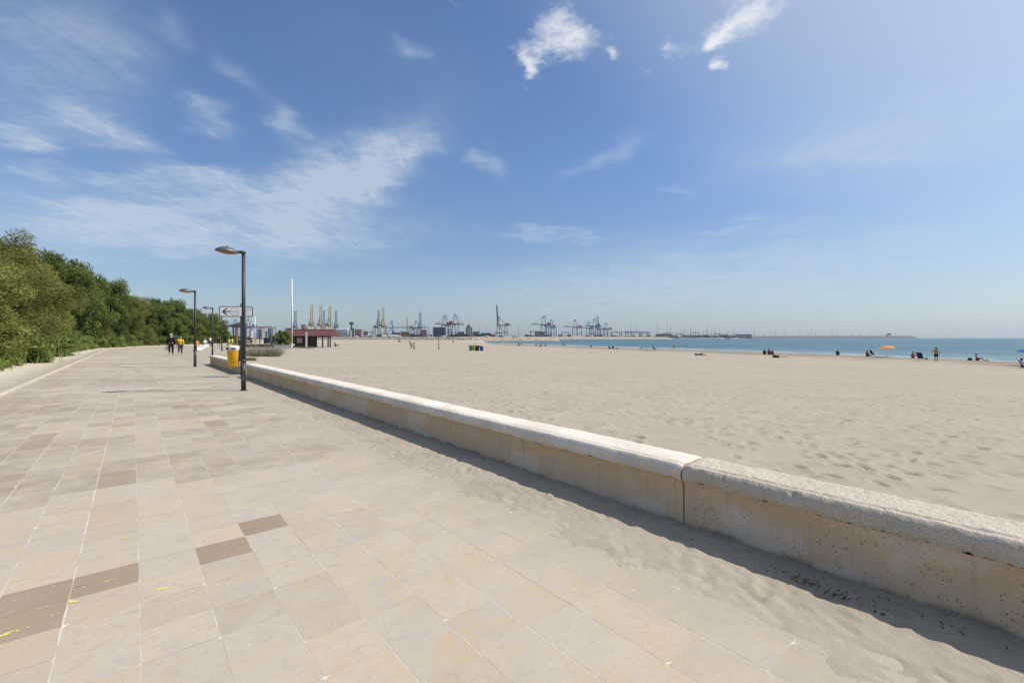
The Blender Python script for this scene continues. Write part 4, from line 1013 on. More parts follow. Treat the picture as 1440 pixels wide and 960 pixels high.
ORD = ['first', 'second', 'third', 'fourth', 'fifth', 'sixth', 'seventh', 'eighth', 'ninth', 'tenth', 'eleventh', 'twelfth', 'thirteenth', 'fourteenth', 'fifteenth', 'sixteenth', 'seventeenth', 'eighteenth', 'nineteenth', 'twentieth',
       'twenty-first', 'twenty-second', 'twenty-third', 'twenty-fourth', 'twenty-fifth', 'twenty-sixth', 'twenty-seventh', 'twenty-eighth', 'twenty-ninth', 'thirtieth', 'thirty-first', 'thirty-second', 'thirty-third', 'thirty-fourth', 'thirty-fifth', 'thirty-sixth', 'thirty-seventh', 'thirty-eighth', 'thirty-ninth', 'fortieth']
protos = {'tam': [tree_proto('tamarisk', 101), tree_proto('tamarisk', 102)], 'dark': [tree_proto('broadleaf', 201), tree_proto('broadleaf', 202), tree_proto('broadleaf', 203)]}
fresh = {id(o): True for l in protos.values() for o in l}
def use(o):
    if fresh.pop(id(o), None): return o
    return copy_tree(o)
ki = {'tam': 0, 'dark': 0}
# front row: where each crown stands along the kerb, how high its top is
def along(px, sb):
    best = None
    for k in range(200, 1700):
        t = k*.1; p = W(-4.5-sb+float(bend(t)), t, -.05)
        if p.y < 5: continue
        e = abs(720+F*p.x/p.y-px)
        if best is None or e < best[0]-1e-9: best = (e, t, p)
    return best[2]
ROW = [(-150, 345, 'tam', 4.6, 2.2), (-95, 350, 'tam', 4.6, 2.2), (-52, 352, 'tam', 4.4, 2.2), (-18, 356, 'tam', 4.6, 2.0), (6, 336, 'tam', 4.4, 3.0), (28, 352, 'tam', 4.0, 2.0), (47, 378, 'tam', 3.8, 1.8), (66, 388, 'tam', 3.8, 2.2), (88, 357, 'dark', 6.0, 3.4), (106, 368, 'dark', 5.0, 2.6), (124, 402, 'tam', 4.0, 2.0),
       (141, 390, 'dark', 4.8, 2.8), (156, 404, 'dark', 4.6, 2.4), (172, 412, 'tam', 5.0, 2.6), (187, 416, 'tam', 5.0, 2.6), (200, 424, 'dark', 5.0, 2.6), (213, 425, 'dark', 5.0, 2.6), (226, 420, 'dark', 5.2, 2.8), (238, 418, 'dark', 5.2, 2.8), (249, 429, 'dark', 5.0, 2.8), (260, 434, 'dark', 5.0, 2.8), (271, 438, 'tam', 4.8, 2.8), (281, 441, 'dark', 4.8, 2.8), (291, 440, 'dark', 4.8, 2.8), (299, 444, 'dark', 4.6, 2.8), (306, 450, 'dark', 4.4, 2.8)]
for i, (px, top, kd, wm, sb) in enumerate(ROW):
    o = use(protos[kd][ki[kd] % len(protos[kd])]); ki[kd] += 1
    p = along(px, sb); h = CAMZ+(475-top)/F*p.y; o.location = p; o.rotation_euler = (0, 0, random.uniform(0, 6.28)); k = wm/5.6*1.12; o.scale = (k, k, (h+.05)/8.05)
    tag(o, ('olive feathery tamarisk, ' if kd == 'tam' else 'dark green broadleaf tree, ')+ORD[i]+' in the front row counting from the left', 'tree', 'trees along the promenade')
for i, px in enumerate([-130, -60, -10, 25, 60, 98, 120, 150, 165, 180, 195, 208, 222, 236, 250, 264, 278, 292, 301]):
    o = use(protos['dark'][ki['dark'] % 3]); ki['dark'] += 1
    top = float(np.interp(px, [r[0] for r in ROW], [r[1] for r in ROW]))+10+random.uniform(0, 8)
    p = along(px, 7.5); h = CAMZ+(475-top)/F*p.y; o.location = p; o.rotation_euler = (0, 0, random.uniform(0, 6.28)); k = min(1.5, h/8); o.scale = (k, k, h/8.0)
    tag(o, 'shaded green tree, '+ORD[i]+' in the hidden back row counting from the left', 'tree', 'trees of the back row')
sp_ = [shrub_proto(301), shrub_proto(302), shrub_proto(303)]
for o in sp_: fresh[id(o)] = True
t_ = 29.0; i = 0
while t_ < 140 and i < 39:
    o = use(sp_[i % 3]); o.location = W(-5.25-random.uniform(0, .5)+float(bend(t_)), t_, -.05); o.rotation_euler = (0, 0, random.uniform(0, 6.28)); k = random.uniform(.55, 1.2); o.scale = (random.uniform(.9, 1.35),)*2+(k,)
    tag(o, 'light green reedy shrub at the kerb, '+ORD[i]+' counting from the left', 'shrub', 'shrubs along the kerb'); i += 1; t_ += random.uniform(2.2, 2.9)+.006*(t_-29)
def ground_cover():
    r = np.random.default_rng(5); n = 26000
    t = 26+r.random(n)**1.5*105; s = -4.5-np.abs(r.normal(size=n))*.55+r.normal(size=n)*.05; s = np.minimum(s, -4.42)
    s = s+(vnoise(t*.7, t*0, 4)-.5)*.5; s = np.minimum(s, -4.35)+bend(t)
    h = r.uniform(.08, .5, n)*(.5+vnoise(t*.9, s*.9, 9)); x, y = s*NX+t*DX, s*NY+t*DY
    an = r.uniform(0, 6.28, n); w = r.uniform(.02, .05, n); ln = r.normal(size=(n, 2))*.12
    b0 = np.stack([x-np.cos(an)*w, y-np.sin(an)*w, np.full(n, -.05)], 1); b1 = np.stack([x+np.cos(an)*w, y+np.sin(an)*w, np.full(n, -.05)], 1)
    tp = np.stack([x+ln[:, 0], y+ln[:, 1], h], 1); t1 = tp+np.stack([np.cos(an)*w*.6, np.sin(an)*w*.6, -.03+0*w], 1)
    V = np.stack([b0, b1, t1, tp], 1).reshape(-1, 3); T = np.stack([r.random(n), r.random(n)*.95, r.random(n), np.ones(n)], 1)
    o = link('weeds', leaf_mesh('weeds', (V, np.arange(n*4).reshape(n, 4), T)), M_LEAF_L); tag(o, 'green weeds growing along the outer kerb', 'weeds', kind='stuff')
    n = 500; t = r.uniform(34, 50, n); s = -4.6-np.abs(r.normal(size=n))*.4
    x, y = s*NX+t*DX, s*NY+t*DY; z = r.uniform(.2, .55, n); q = .022
    V = np.stack([np.stack([x-q, y, z], 1), np.stack([x, y-q, z-.01], 1), np.stack([x+q, y, z+.01], 1), np.stack([x, y+q, z+.02], 1)], 1).reshape(-1, 3)
    o = link('wild_flowers', npmesh('wild_flowers', V, np.arange(n*4).reshape(n, 4)), paint('flower_yellow', (.7, .55, .03), .7)); tag(o, 'tiny yellow wild flowers among the weeds', 'flowers', kind='stuff')
ground_cover()
# round green bush by the flagpole
D = 86; bs = empty('green_bush', (X(396, D), D, -.15), 0, 'rounded bright green bush left of the red-roofed shelter', 'bush')
r = random.Random(9); cen = []; rad = []
for k in range(60):
    an = r.uniform(0, 6.28); q = r.uniform(0, 1.7); z = r.uniform(.2, 3.3)*math.sqrt(max(.1, 1-(q/2.0)**2)); cen.append((math.cos(an)*q, math.sin(an)*q, z)); rad.append(r.uniform(.3, .55))
link('foliage', leaf_mesh('foliage', leaf_cloud(cen, rad, 9000, .17, 77, .4, 1.6, .1)), M_LEAF_L, bs)
st = MB(); [st.tube([(0, 0, -.1), (math.cos(k)*.5, math.sin(k)*.5, 1.2), (math.cos(k)*.9, math.sin(k)*.9, 2.3)], [.07, .05, .02], 6) for k in (0, 2.1, 4.2)]; st.build('stems', M_BARK, bs)
# grey dry scrub on the sand
def dry_scrub(px, py, w, h, label, n, seed):
    p = hit(px, py); p.z = float(beach_z(p.x, p.y)); t = empty('dry_scrub', p, 0, label, 'scrub'); r = np.random.default_rng(seed)
    an = r.uniform(0, 6.28, n); q = np.sqrt(r.random(n))*w*.42; base = np.stack([np.cos(an)*q, np.sin(an)*q*.7, np.zeros(n)-.05], 1)
    d = np.stack([np.cos(an)*r.uniform(.1, 1.1, n)+r.normal(size=n)*.35, np.sin(an)*r.uniform(.1, 1.1, n)+r.normal(size=n)*.35, r.uniform(.5, 1.3, n)], 1); d /= np.linalg.norm(d, axis=1, keepdims=True)
    L = h*r.uniform(.4, 1.15, n)[:, None]; wv = r.normal(size=(n, 3)); wv /= np.linalg.norm(wv, axis=1, keepdims=True); wv *= .016
    mid_ = base+d*L*.55+r.normal(size=(n, 3))*.05; tip = mid_+(d+r.normal(size=(n, 3))*.5)*L*.45
    V = np.concatenate([np.stack([base-wv, base+wv, mid_+wv*.8, mid_-wv*.8], 1).reshape(-1, 3), np.stack([mid_-wv*.8, mid_+wv*.8, tip+wv*.3, tip-wv*.3], 1).reshape(-1, 3)])
    T = np.stack([r.random(2*n), r.random(2*n)*.97, r.random(2*n), np.ones(2*n)], 1)
    link('twigs', leaf_mesh('twigs', (V, np.arange(len(V)).reshape(-1, 4), T)), M_TWIG, t)
    m = n//2; pos = base[r.integers(0, n, m)]+r.normal(size=(m, 3))*.06; pos[:, 2] = np.abs(pos[:, 2])*.8+.04
    a = r.normal(size=(m, 3))*.05; b2 = r.normal(size=(m, 3))*.035
    V = np.stack([pos-a, pos-b2, pos+a, pos+b2], 1).reshape(-1, 3); T = np.stack([r.random(m)*.7, r.random(m)*.8, r.random(m), np.ones(m)], 1)
    link('leaves', leaf_mesh('leaves', (V, np.arange(m*4).reshape(m, 4), T)), M_LEAF_O, t)
dry_scrub(371, 501, 3.0, 1.15, 'wide grey dry scrub bush on the sand behind the far wall segment', 1000, 3)
dry_scrub(419, 489.5, 7.0, .45, 'low olive scrub patch in front of the red-roofed shelter', 500, 5)
dry_scrub(351, 507, .9, .3, 'small green tuft growing at the gap between the wall segments', 260, 6)

# ------------------------------------------------------------------ port: embankments, cranes, yard, marina
def mound(name, pts, label, mat, cat='breakwater', base=SEA-1.0, struct=False):
    # pts: (x, y, halfwidth, topz); trapezoid ridge with rocky noise
    prof = [(-1, 0), (-.8, .3), (-.62, .62), (-.45, .95), (-.3, 1), (.3, 1), (.45, .95), (.62, .62), (.8, .3), (1, 0)]
    P = [Vector(p[:2]).to_3d() for p in pts]; seg = []
    for i in range(len(pts)-1):
        L = (P[i+1]-P[i]).length; n = max(2, int(L/3.0)); n = min(n, 260)
        for k in range(n): f = k/n; seg.append(tuple(np.array(pts[i])*(1-f)+np.array(pts[i+1])*f))
    seg.append(pts[-1]); V = []
    for i, (x, y, w, tz) in enumerate(seg):
        a = seg[max(0, i-1)]; b = seg[min(len(seg)-1, i+1)]; d = Vector((b[0]-a[0], b[1]-a[1], 0)).normalized(); nn = Vector((d.y, -d.x, 0))
        for (u, hgt) in prof:
            jit = (mnoise.noise(Vector((x*.35+u*3, y*.35, u*7)))+.5*mnoise.noise(Vector((x*.9, y*.9, u*9))))*.55*(1 if hgt < .97 else .12)
            q = Vector((x, y, 0))+nn*(u*w+jit); V.append((q.x, q.y, base+(tz-base)*hgt+jit*.5))
    me = npmesh(name, V, grid_quads(len(seg), len(prof))); o = link(name, me, mat); tag(o, label, cat)
def gp(px, D): return X(px, D)
mound('rock_groyne', [(gp(380, 620), 620, 9, 2.3), (gp(520, 520), 520, 9, 2.4), (gp(665, 440), 440, 8, 2.3), (gp(740, 450), 450, 7, 1.9), (gp(783, 455), 455, 5, .6), (gp(786.5, 456), 456, 2, -1.0)], 'near sandy rock groyne reaching from the beach into the bay', M_ROCK)
mound('rock_breakwater', [(gp(640, 1100), 1100, 14, 4.2), (gp(800, 1180), 1180, 14, 4.6), (gp(900, 1230), 1230, 13, 4.2), (gp(938, 1240), 1240, 12, 3.6), (gp(946, 1240), 1240, 6, -1.0)], 'tan stone breakwater in front of the container cranes', M_ROCK)
mound('harbour_mole', [(gp(1035, 2350), 2350, 26, 9.0), (gp(1100, 2300), 2300, 26, 11.5), (gp(1278, 2250), 2250, 26, 12.0), (gp(1284, 2245), 2245, 24, 9.0), (gp(1291, 2240), 2240, 12, -1.4)], 'long grey harbour mole ending in a slope against the open horizon', M_ROCK2)
# port land
b = MB(); qz = .9
pts = [(gp(150, 900), 900), (gp(420, 900), 900), (gp(560, 1000), 1000), (gp(690, 1180), 1180), (gp(800, 1290), 1290), (gp(925, 1340), 1340), (gp(1010, 1700), 1700), (gp(1060, 2200), 2200), (gp(1000, 3600), 3600), (gp(0, 2900), 2900)]
b.add([(x, y, qz) for x, y in pts]+[(x, y, SEA-1) for x, y in pts], [tuple(range(10))]+[(k, 10+k, 10+(k+1) % 10, (k+1) % 10) for k in range(10)])
tag(b.build('quay', paint('quay_ground', (.25, .23, .2), .9, .3, .02)), kind='structure')

def crane_proto(kind, mat, mat2):
    """ship-to-shore gantry: rails along local Y, boom along local -X (water side)"""
    t = empty('gantry_crane')
    gx, gy, H = 13.0, 10.5, 38.0
    for sx in (-1, 1):
        for sy in (-1, 1):
            b = MB(); b.tube([(sx*gx, sy*gy, 1.2), (sx*gx, sy*gy, 16), (sx*gx, sy*gy*.86, H)], [1.25, 1.15, 1.05], 6); b.build('leg', mat, t)
        b = MB(); b.box((sx*gx, 0, 1.6), (2.0, gy*2+4, 1.6)).build('sill_beam', mat, t)
        MB().box((sx*gx, 0, H), (1.6, gy*1.8, 1.8)).build('portal_beam', mat, t)
        MB().box((sx*gx, 0, 15.5), (1.2, gy*2, 1.4)).build('cross_beam', mat, t)
    for sy in (-1, 1):
        MB().box((0, sy*gy*.95, 15.5), (gx*2, 1.2, 1.4)).build('side_beam', mat, t)
        MB().tube([(gx, sy*gy*.95, 16), (-gx, sy*gy*.88, H-1)], .5, 5).build('brace', mat, t)
    # back reach and girder pair
    b = MB()
    for sy in (-1, 1):
        b.box((8, sy*3.0, H+1.8), (44, 1.0, 2.4))
    for k in range(9): b.box((-13+k*5.3, 0, H+1.4), (.6, 6.0, .8))
    b.build('girder', mat, t)
    MB().box((17, 0, H+6), (12, 7.5, 5.2)).build('machinery_house', mat2, t)
    MB().box((-4, 0, H-2.4), (4, 3.4, 3)).build('operator_cab', mat2, t)
    A = 66.0
    for sy in (-1, 1):
        MB().tube([(-gx, sy*8, H), (-gx+2, sy*2.0, A)], [1.0, .8], 6).build('apex_leg', mat, t)
        MB().tube([(gx, sy*8, H+1), (-gx+2.4, sy*1.8, A-.6)], .4, 5).build('back_stay', mat, t)
    MB().box((-gx+2, 0, A), (2.4, 6, 1.6)).build('apex_beam', mat, t)
    b = MB(); L = 62.0; ang = R(87) if kind == 'up' else 0.0
    c, s_ = math.cos(ang), math.sin(ang); o = Vector((-gx-1.5, 0, H+1.8))
    def q(u, y, w=0): return o+Vector((-u*c+w*s_, y, u*s_+w*c)) if kind == 'up' else o+Vector((-u, y, w))
    for sy in (-1, 1):
        b.tube([q(0, sy*3.0), q(L, sy*2.6)], 1.05, 5); b.tube([q(8, sy*2.8, 3.2), q(L*.9, sy*2.4, 2.2)], .35, 4)
    for k in range(11): u = 2+k*(L-3)/10; b.tube([q(u, -3), q(u, 3)], .45, 4)
    for k in range(10): u = 2+k*(L-3)/10; b.tube([q(u, -3 if k % 2 else 3), q(u+6, 3 if k % 2 else -3)], .28, 4)
    bo = b.build('boom', mat, t)
    tip = Vector((-gx+2, 0, A))
    for sy in (-1, 1): MB().tube([tip+Vector((0, sy*2, 0)), q(L*(.45 if kind == 'up' else .85), sy*2.6, 1)], .3, 5).build('fore_stay', mat, t)
    for sy in (-1, 1):
        for sx in (-1, 1): MB().box((sx*gx, sy*(gy-1.5), .55), (1.6, 5, 1.1)).build('bogie', mat2, t)
    return t
CB = paint('crane_blue', (.03, .075, .2), .6, .1, .05); CD = paint('crane_grey', (.07, .085, .11), .6, .1, .05); CY = paint('crane_yellow', (.36, .26, .10), .6, .1, .05); CR = paint('crane_red', (.35, .05, .07), .6, .1, .05); CT = paint('crane_steel', (.045, .075, .13), .6, .1, .05); CTE = paint('crane_teal', (.08, .22, .24), .6, .1, .05)
PRO = {'ub': crane_proto('up', CB, CD), 'uy': crane_proto('up', CY, CB), 'db': crane_proto('down', CB, CD), 'ds': crane_proto('down', CT, CR), 'us': crane_proto('up', CT, CD)}
for o in PRO.values(): fresh[id(o)] = True
TOPH = {'u': 38+1.8+62*math.sin(R(87)), 'd': 66.8}
CR_GRP = 'container cranes in the harbour'
# (px, top py, kind, yaw deg relative to looking end-on, label)
CRANES = [(414.5, 437, 'ub', 8, 'blue crane with raised boom just right of the white flagpole'),
 (437.6, 429, 'uy', 5, 'yellow crane with raised boom, tall and first left above the shelter roof'),
 (449.8, 429.5, 'uy', 10, 'yellow crane with raised boom above the white post of the shelter'),
 (455, 436.5, 'ub', 4, 'shorter blue crane with raised boom squeezed between two yellow cranes'),
 (462.2, 430, 'uy', 12, 'yellow crane with raised boom above the shelter porch'),
 (472, 437, 'ub', 5, 'blue crane with raised boom at the right end of the shelter roof'),
 (530, 436, 'us', 20, 'dark slim crane with raised boom left of a taller yellow one'),
 (537.6, 432, 'uy', 10, 'tall yellowish crane with raised boom beyond the white tents'),
 (547.2, 450.5, 'db', 80, 'low blue crane with apex frame right of the tall yellowish crane'),
 (576.6, 446, 'uy', -60, 'yellow crane above the red container stacks'),
 (582.5, 451, 'db', 40, 'small blue crane right of the yellow crane over the containers'),
 (590, 439, 'us', 10, 'slim steel-blue crane with raised boom left of the dark warehouse'),
 (627.6, 443.5, 'ds', 68, 'blue crane with lowered boom above the dark warehouse'),
 (638.2, 441.5, 'ds', -112, 'blue crane with red machinery house right of the dark warehouse'),
 (706, 429, 'us', 22, 'largest lone steel-blue crane with boom raised high over the bay'),
 (768, 444, 'ds', 58, 'steel crane with lowered boom, first beyond the rock groyne tip'),
 (777, 449.3, 'db', 70, 'smaller blue crane right behind the one beyond the groyne tip'),
 (811.5, 449.3, 'ds', 52, 'steel crane with lowered boom standing alone left of a crane cluster'),
 (829.5, 452, 'ds', 60, 'low steel crane at the left of the crane cluster'),
 (838.5, 447.5, 'db', 64, 'blue crane left of the raised boom in the crane cluster'),
 (845.5, 444, 'us', 25, 'crane with raised boom rising highest from the crane cluster'),
 (854.5, 454, 'ds', 48, 'rightmost low crane with lowered boom in the crane cluster'),
 (333.5, 449, 'db', 60, 'hazy blue crane showing behind the kiosk roof'), (352.5, 448, 'db', 50, 'hazy blue crane showing behind the direction sign')]
for (px, top, k, yaw, lab) in CRANES:
    o = use(PRO[k]); D = (TOPH[k[0]]+qz-CAMZ)*F/(475-top)
    o.location = (X(px, D), D, qz)
    end_on = px < 600 and px > 400
    base = (90 if end_on else 0)
    o.rotation_euler = (0, 0, math.atan2(-X(px, D), D)*1.0+R(base+yaw)); tag(o, lab, 'crane', CR_GRP)
    if px == 352.5 or px == 333.5: o.scale = (1, 1, 1)
# slewing jib crane
D = 1500; jb = empty('jib_crane', (X(553, D), D, qz), R(20), 'teal slewing jib crane leaning left of the red containers', 'crane')
for sx in (-1, 1):
    for sy in (-1, 1): MB().tube([(sx*5, sy*5, 0), (sx*2.5, sy*2.5, 20)], [.7, .5], 5).build('leg', CTE, jb)
MB().box((0, 0, 22), (6, 6, 5)).build('slewing_house', CTE, jb); b = MB()
for s_ in (-1, 1): b.tube([(1, s_*1.5, 24), (-9, s_*.4, 58)], .5, 5)
for k in range(7): f = k/7; b.tube([(1-10*f, -1.5+1.1*f, 24+34*f), (1-10*(f+.12), 1.4-1.1*f, 24+34*(f+.12))], .25, 4)
b.build('jib', CTE, jb); MB().tube([(3, 0, 24), (4, 0, 36), (-9, 0, 58)], .3, 5).build('stay', CTE, jb)
# rubber-tyred yard gantries
def yard_gantry():
    t = empty('yard_gantry'); w, h, d = 13, 20, 5
    for sx in (-1, 1):
        for sy in (-1, 1): MB().box((sx*w, sy*d, h/2), (1.2, 1.0, h)).build('leg', CT, t)
        MB().box((sx*w, 0, 1.2), (1.8, 13, 1.6)).build('wheel_beam', CD, t)
    for sy in (-1, 1): MB().box((0, sy*3, h+.8), (2*w+3, 1.2, 1.8)).build('top_girder', CT, t)
    MB().box((3, 0, h-.9), (4, 5, 2)).build('trolley', CD, t); return t
yg = yard_gantry(); fresh[id(yg)] = True
for i, (px, D, sc) in enumerate([(517, 1500, 1), (701, 1400, .8), (752, 1420, 1), (795, 1500, .9), (866, 1500, .95), (879, 1550, .95), (886, 1500, 1), (894, 1520, 1), (905, 1600, 1), (908, 1500, .9), (937, 1900, 1), (955, 1950, .9), (977, 1950, 1.1), (1008, 2000, .9)]):
    o = use(yg); o.location = (X(px, D), D, qz); o.rotation_euler = (0, 0, math.atan2(-X(px, D), D)+R(random.uniform(-25, 25))); o.scale = (sc,)*3
    tag(o, 'low steel yard gantry, '+ORD[i]+' from the left among those along the harbour', 'gantry', 'yard gantries in the harbour')
# containers
def container_mesh():
    b = MB(); n = 24; L, w, h = 12.2, 2.44, 2.6
    for sgn in (-1, 1):
        vs = []
        for k in range(n+1):
            x = -L/2+L*k/n; y = sgn*(w/2-(.06 if k % 2 else 0)); vs += [(x, y, .1), (x, y, h-.1)]
        b.add(vs, [(2*k, 2*k+2, 2*k+3, 2*k+1) for k in range(n)])
    for x in (-L/2, L/2): b.box((x, 0, h/2), (.08, w, h))
    b.box((0, 0, h-.06), (L, w, .12)); b.box((0, 0, .06), (L, w, .12)); return b.mesh('container')
cmesh = container_mesh(); CC = {'red': (.3, .045, .035), 'maroon': (.16, .035, .035), 'blue': (.03, .08, .2), 'white': (.6, .6, .58), 'orange': (.5, .17, .03), 'green': (.03, .14, .08), 'grey': (.25, .26, .27)}
def stackrow(px0, px1, D, nmax, pal):
    x = X(px0, D); x1 = X(px1, D)
    while x < x1:
        for k in range(random.randint(max(1, nmax-2), nmax)):
            c = random.choice(pal); o = link('shipping_container', cmesh, paint('container_'+c, CC[c], .6, .15, .4)); o.location = (x, D+random.uniform(-.4, .4), qz+k*2.65)
            tag(o, c+' shipping container stacked in the distant harbour yard', 'container', c+' containers in the harbour yard')
        x += 13.2
stackrow(560, 606, 1330, 5, ['red', 'maroon', 'grey', 'maroon', 'blue', 'orange']); stackrow(622, 664, 1290, 4, ['maroon', 'red', 'maroon', 'grey']); stackrow(680, 700, 1310, 4, ['maroon', 'blue', 'red', 'grey'])
stackrow(741, 782, 1340, 4, ['maroon', 'grey', 'red', 'blue']); stackrow(788, 806, 1360, 4, ['orange', 'red', 'grey', 'maroon']); stackrow(820, 866, 1400, 4, ['blue', 'grey', 'maroon', 'grey']); stackrow(500, 528, 1200, 3, ['orange', 'grey', 'white']); stackrow(703, 738, 1330, 2, ['maroon', 'blue', 'grey', 'red']); stackrow(866, 922, 1450, 3, ['grey', 'blue', 'grey', 'maroon'])
# harbour and town buildings
GL = paint('dark_glass', (.05, .06, .07), .3)
def building(px0, px1, top, D, col, label, floors=3, roof='flat', name='harbour_building', cat='building', depth=18.0):
    x0, x1 = X(px0, D), X(px1, D); h = zat(top, D)-qz; w = x1-x0
    t = empty(name, ((x0+x1)/2, D+depth/2, qz), math.atan2(-(x0+x1)/2, D)*.3, label, cat, 'buildings around the harbour')
    m = paint('facade_%d_%d_%d' % tuple(int(c*100) for c in col), col, .85, .15, .1)
    MB().box((0, 0, h/2), (w, depth, h)).build('wall', m, t)
    if roof == 'flat': MB().box((0, 0, h+.35), (w+.6, depth+.6, .7)).build('roof', paint('roof_grey', (.2, .19, .18), .9), t)
    else:
        rh = h*.28; MB().add([(-w/2-.5, -depth/2-.5, h), (w/2+.5, -depth/2-.5, h), (w/2+.5, depth/2+.5, h), (-w/2-.5, depth/2+.5, h), (-w/2-.5, 0, h+rh), (w/2+.5, 0, h+rh)], [(0, 1, 5, 4), (2, 3, 4, 5), (1, 2, 5), (3, 0, 4), (3, 2, 1, 0)]).build('roof', paint('roof_tile', (.25, .11, .08), .9) if roof == 'gable' else M_WHITE, t)
    nw = max(2, min(14, int(w/4.5)))
    for f in range(floors):
        z = h*(f+.55)/floors
        MB().box((0, -depth/2-.06, z), (w*.9, .2, h/floors*.4)).build('window_band', GL, t)
    return t
BL = [(340, 346, 461, 1250, (.3, .3, .31), 'grey town block beneath the direction sign', 7), (347, 352, 464, 1300, (.42, .4, .38), 'pale town block left of the white mast', 6), (361, 368, 463.5, 1250, (.38, .37, .36), 'pale grey town block right of the white mast', 7), (369, 375, 466, 1350, (.28, .29, .3), 'low grey town block behind the climbing frame', 5), (376, 383, 462, 1200, (.33, .3, .27), 'beige grey town block left of the green bush', 8),
      (423, 428, 456.5, 1400, (.42, .25, .21), 'reddish town block behind the shelter between two cranes', 8), (401, 412, 461.5, 1300, (.3, .29, .28), 'brownish town block behind the bush and the flagpole', 6),
      (486, 492, 464.5, 1250, (.25, .26, .28), 'dark grey harbour block right of the silos', 5), (492.5, 497.5, 462, 1350, (.3, .22, .18), 'brown brick block with tower left of the yard', 6), (498.5, 508, 463.5, 1280, (.38, .27, .22), 'wide reddish brown block beyond the sand', 5), (509, 517, 466, 1320, (.3, .3, .3), 'low grey block left of the slim dark crane', 4),
      (551, 562, 467.6, 1350, (.24, .24, .22), 'dark block behind the white tents', 5), (562.5, 575, 466.6, 1450, (.26, .25, .22), 'dark wide block left of the yellow container crane', 5), (590, 600, 464, 1380, (.35, .25, .24), 'pinkish block below the slim steel-blue crane', 5),
      (643, 652, 466.5, 1450, (.2, .21, .19), 'dark block right of the red machinery house', 4), (655, 664, 460.6, 1450, (.34, .34, .32), 'pale block with small tower at the yard middle', 6), (664.5, 674, 466.3, 1500, (.25, .24, .2), 'brown block right of the pale block with tower', 5), (676, 690, 468.3, 1500, (.2, .21, .19), 'dark low block left of the lone largest crane', 4), (752, 766, 466.3, 1480, (.42, .4, .34), 'sand-coloured block under the first crane beyond the groyne', 4),
      (924, 946, 469.6, 1750, (.34, .25, .22), 'long reddish low block at the end of the tan breakwater', 2), (1036, 1057, 470, 2250, (.3, .3, .31), 'grey hall at the root of the harbour mole', 2), (960, 988, 471.2, 1900, (.4, .4, .4), 'pale long hall behind the marina', 2)]
for (a, c, top, D, col, lab, fl_) in BL: building(a, c, top, D, col, lab, fl_)
building(608.5, 625, 460.4, 1230, (.035, .06, .08), 'big dark teal warehouse below the two cranes with lowered booms', 2, 'flat', 'warehouse', 'warehouse', 30)
for i, (px, w_) in enumerate([(539.5, 6), (548, 4.5), (553, 4.5), (557.5, 4.5)]):
    building(px-w_/2, px+w_/2, 472, 1050, (.75, .75, .74), ['widest white tent, leftmost of four beyond the sand', 'white tent just right of the widest tent', 'white tent second from the right of four', 'white tent at the right end of four'][i], 1, 'white', 'white_tent', 'tent', 10)
for (a, c, top, lab) in [(946, 953, 471.6, 'low white shed, first of five behind the marina'), (989, 997, 470.8, 'low brown shed, second of five behind the marina'), (1000, 1012, 471.8, 'long low white shed, third of five behind the marina'), (1014, 1024, 470.6, 'low grey shed, fourth of five behind the marina'), (1026, 1034, 471.5, 'low pale shed, fifth of five behind the marina')]:
    building(a, c, top, 1980, (.5, .49, .47) if 'white' in lab or 'pale' in lab else (.25, .2, .17), lab, 1)
# far harbour woodland: one mass
_r = random.Random(4); cen = []; rad = []
for (p0_, p1_, hh) in [(486, 520, 9), (531, 580, 11), (584, 600, 9), (640, 695, 12), (714, 728, 5), (738, 770, 7), (786, 800, 6), (868, 925, 6), (946, 1035, 5)]:
    for k in range(int((p1_-p0_)*1.1)):
        px = _r.uniform(p0_, p1_); D = _r.uniform(1400, 1500) if px < 700 else (1380 if px < 860 else 1720)
        h_ = hh*_r.uniform(.4, 1.25); cen.append((X(px, D), D, qz+h_*.6)); rad.append(h_*.5)
o = link('harbour_woodland', leaf_mesh('harbour_woodland', leaf_cloud(cen, rad, 42000, 1.5, 91, .4, 1.3)), mat_leaf('leaf_far', (.02, .032, .016), (.06, .08, .035))); tag(o, 'dark far-off greenery in front of the harbour yard', 'woodland', kind='stuff')
# tower top on brick block, tower with dome
D = 1350; t = empty('control_tower', (X(494.3, D), D, qz), 0, 'dark mushroom-topped tower over the brown brick block', 'tower'); MB().lathe([(3, 0), (2.5, 40), (2.5, 42)], (0, 0, 0), 12).build('shaft', CD, t); MB().lathe([(3, 0), (7, 2), (7, 6), (3, 8)], (0, 0, 40), 14).build('cabin', paint('tower_cabin', (.05, .055, .07), .5), t)
D = 1440; t = empty('roof_tower', (X(659, D), D, qz), 0, 'small peaked tower above the pale yard block', 'tower'); MB().box((0, 0, 18), (9, 9, 36)).build('shaft', paint('tower_pale', (.35, .36, .36), .8), t); MB().lathe([(8, 0), (4.5, 4), (.3, 9)], (0, 0, 36), 8).build('roof', CD, t)
# silos
def silo():
    t = empty('grain_silo'); MB().lathe([(4.6, 0), (4.6, 24), (3, 26.5), (1, 27.5)], (0, 0, 0), 18).build('barrel', paint('silo_steel', (.4, .42, .44), .6, .12, .3), t)
    MB().box((4.4, -1.6, 12.5), (.5, .6, 25)).build('ladder', CD, t); return t
so = silo(); fresh[id(so)] = True
for i in range(6):
    D = 1240; o = use(so); o.location = (X(471+i*3.0, D)+3, D+5, qz); tag(o, 'pale steel silo, '+ORD[i]+' from the left of the row right of the shelter', 'silo', 'silos in the harbour')
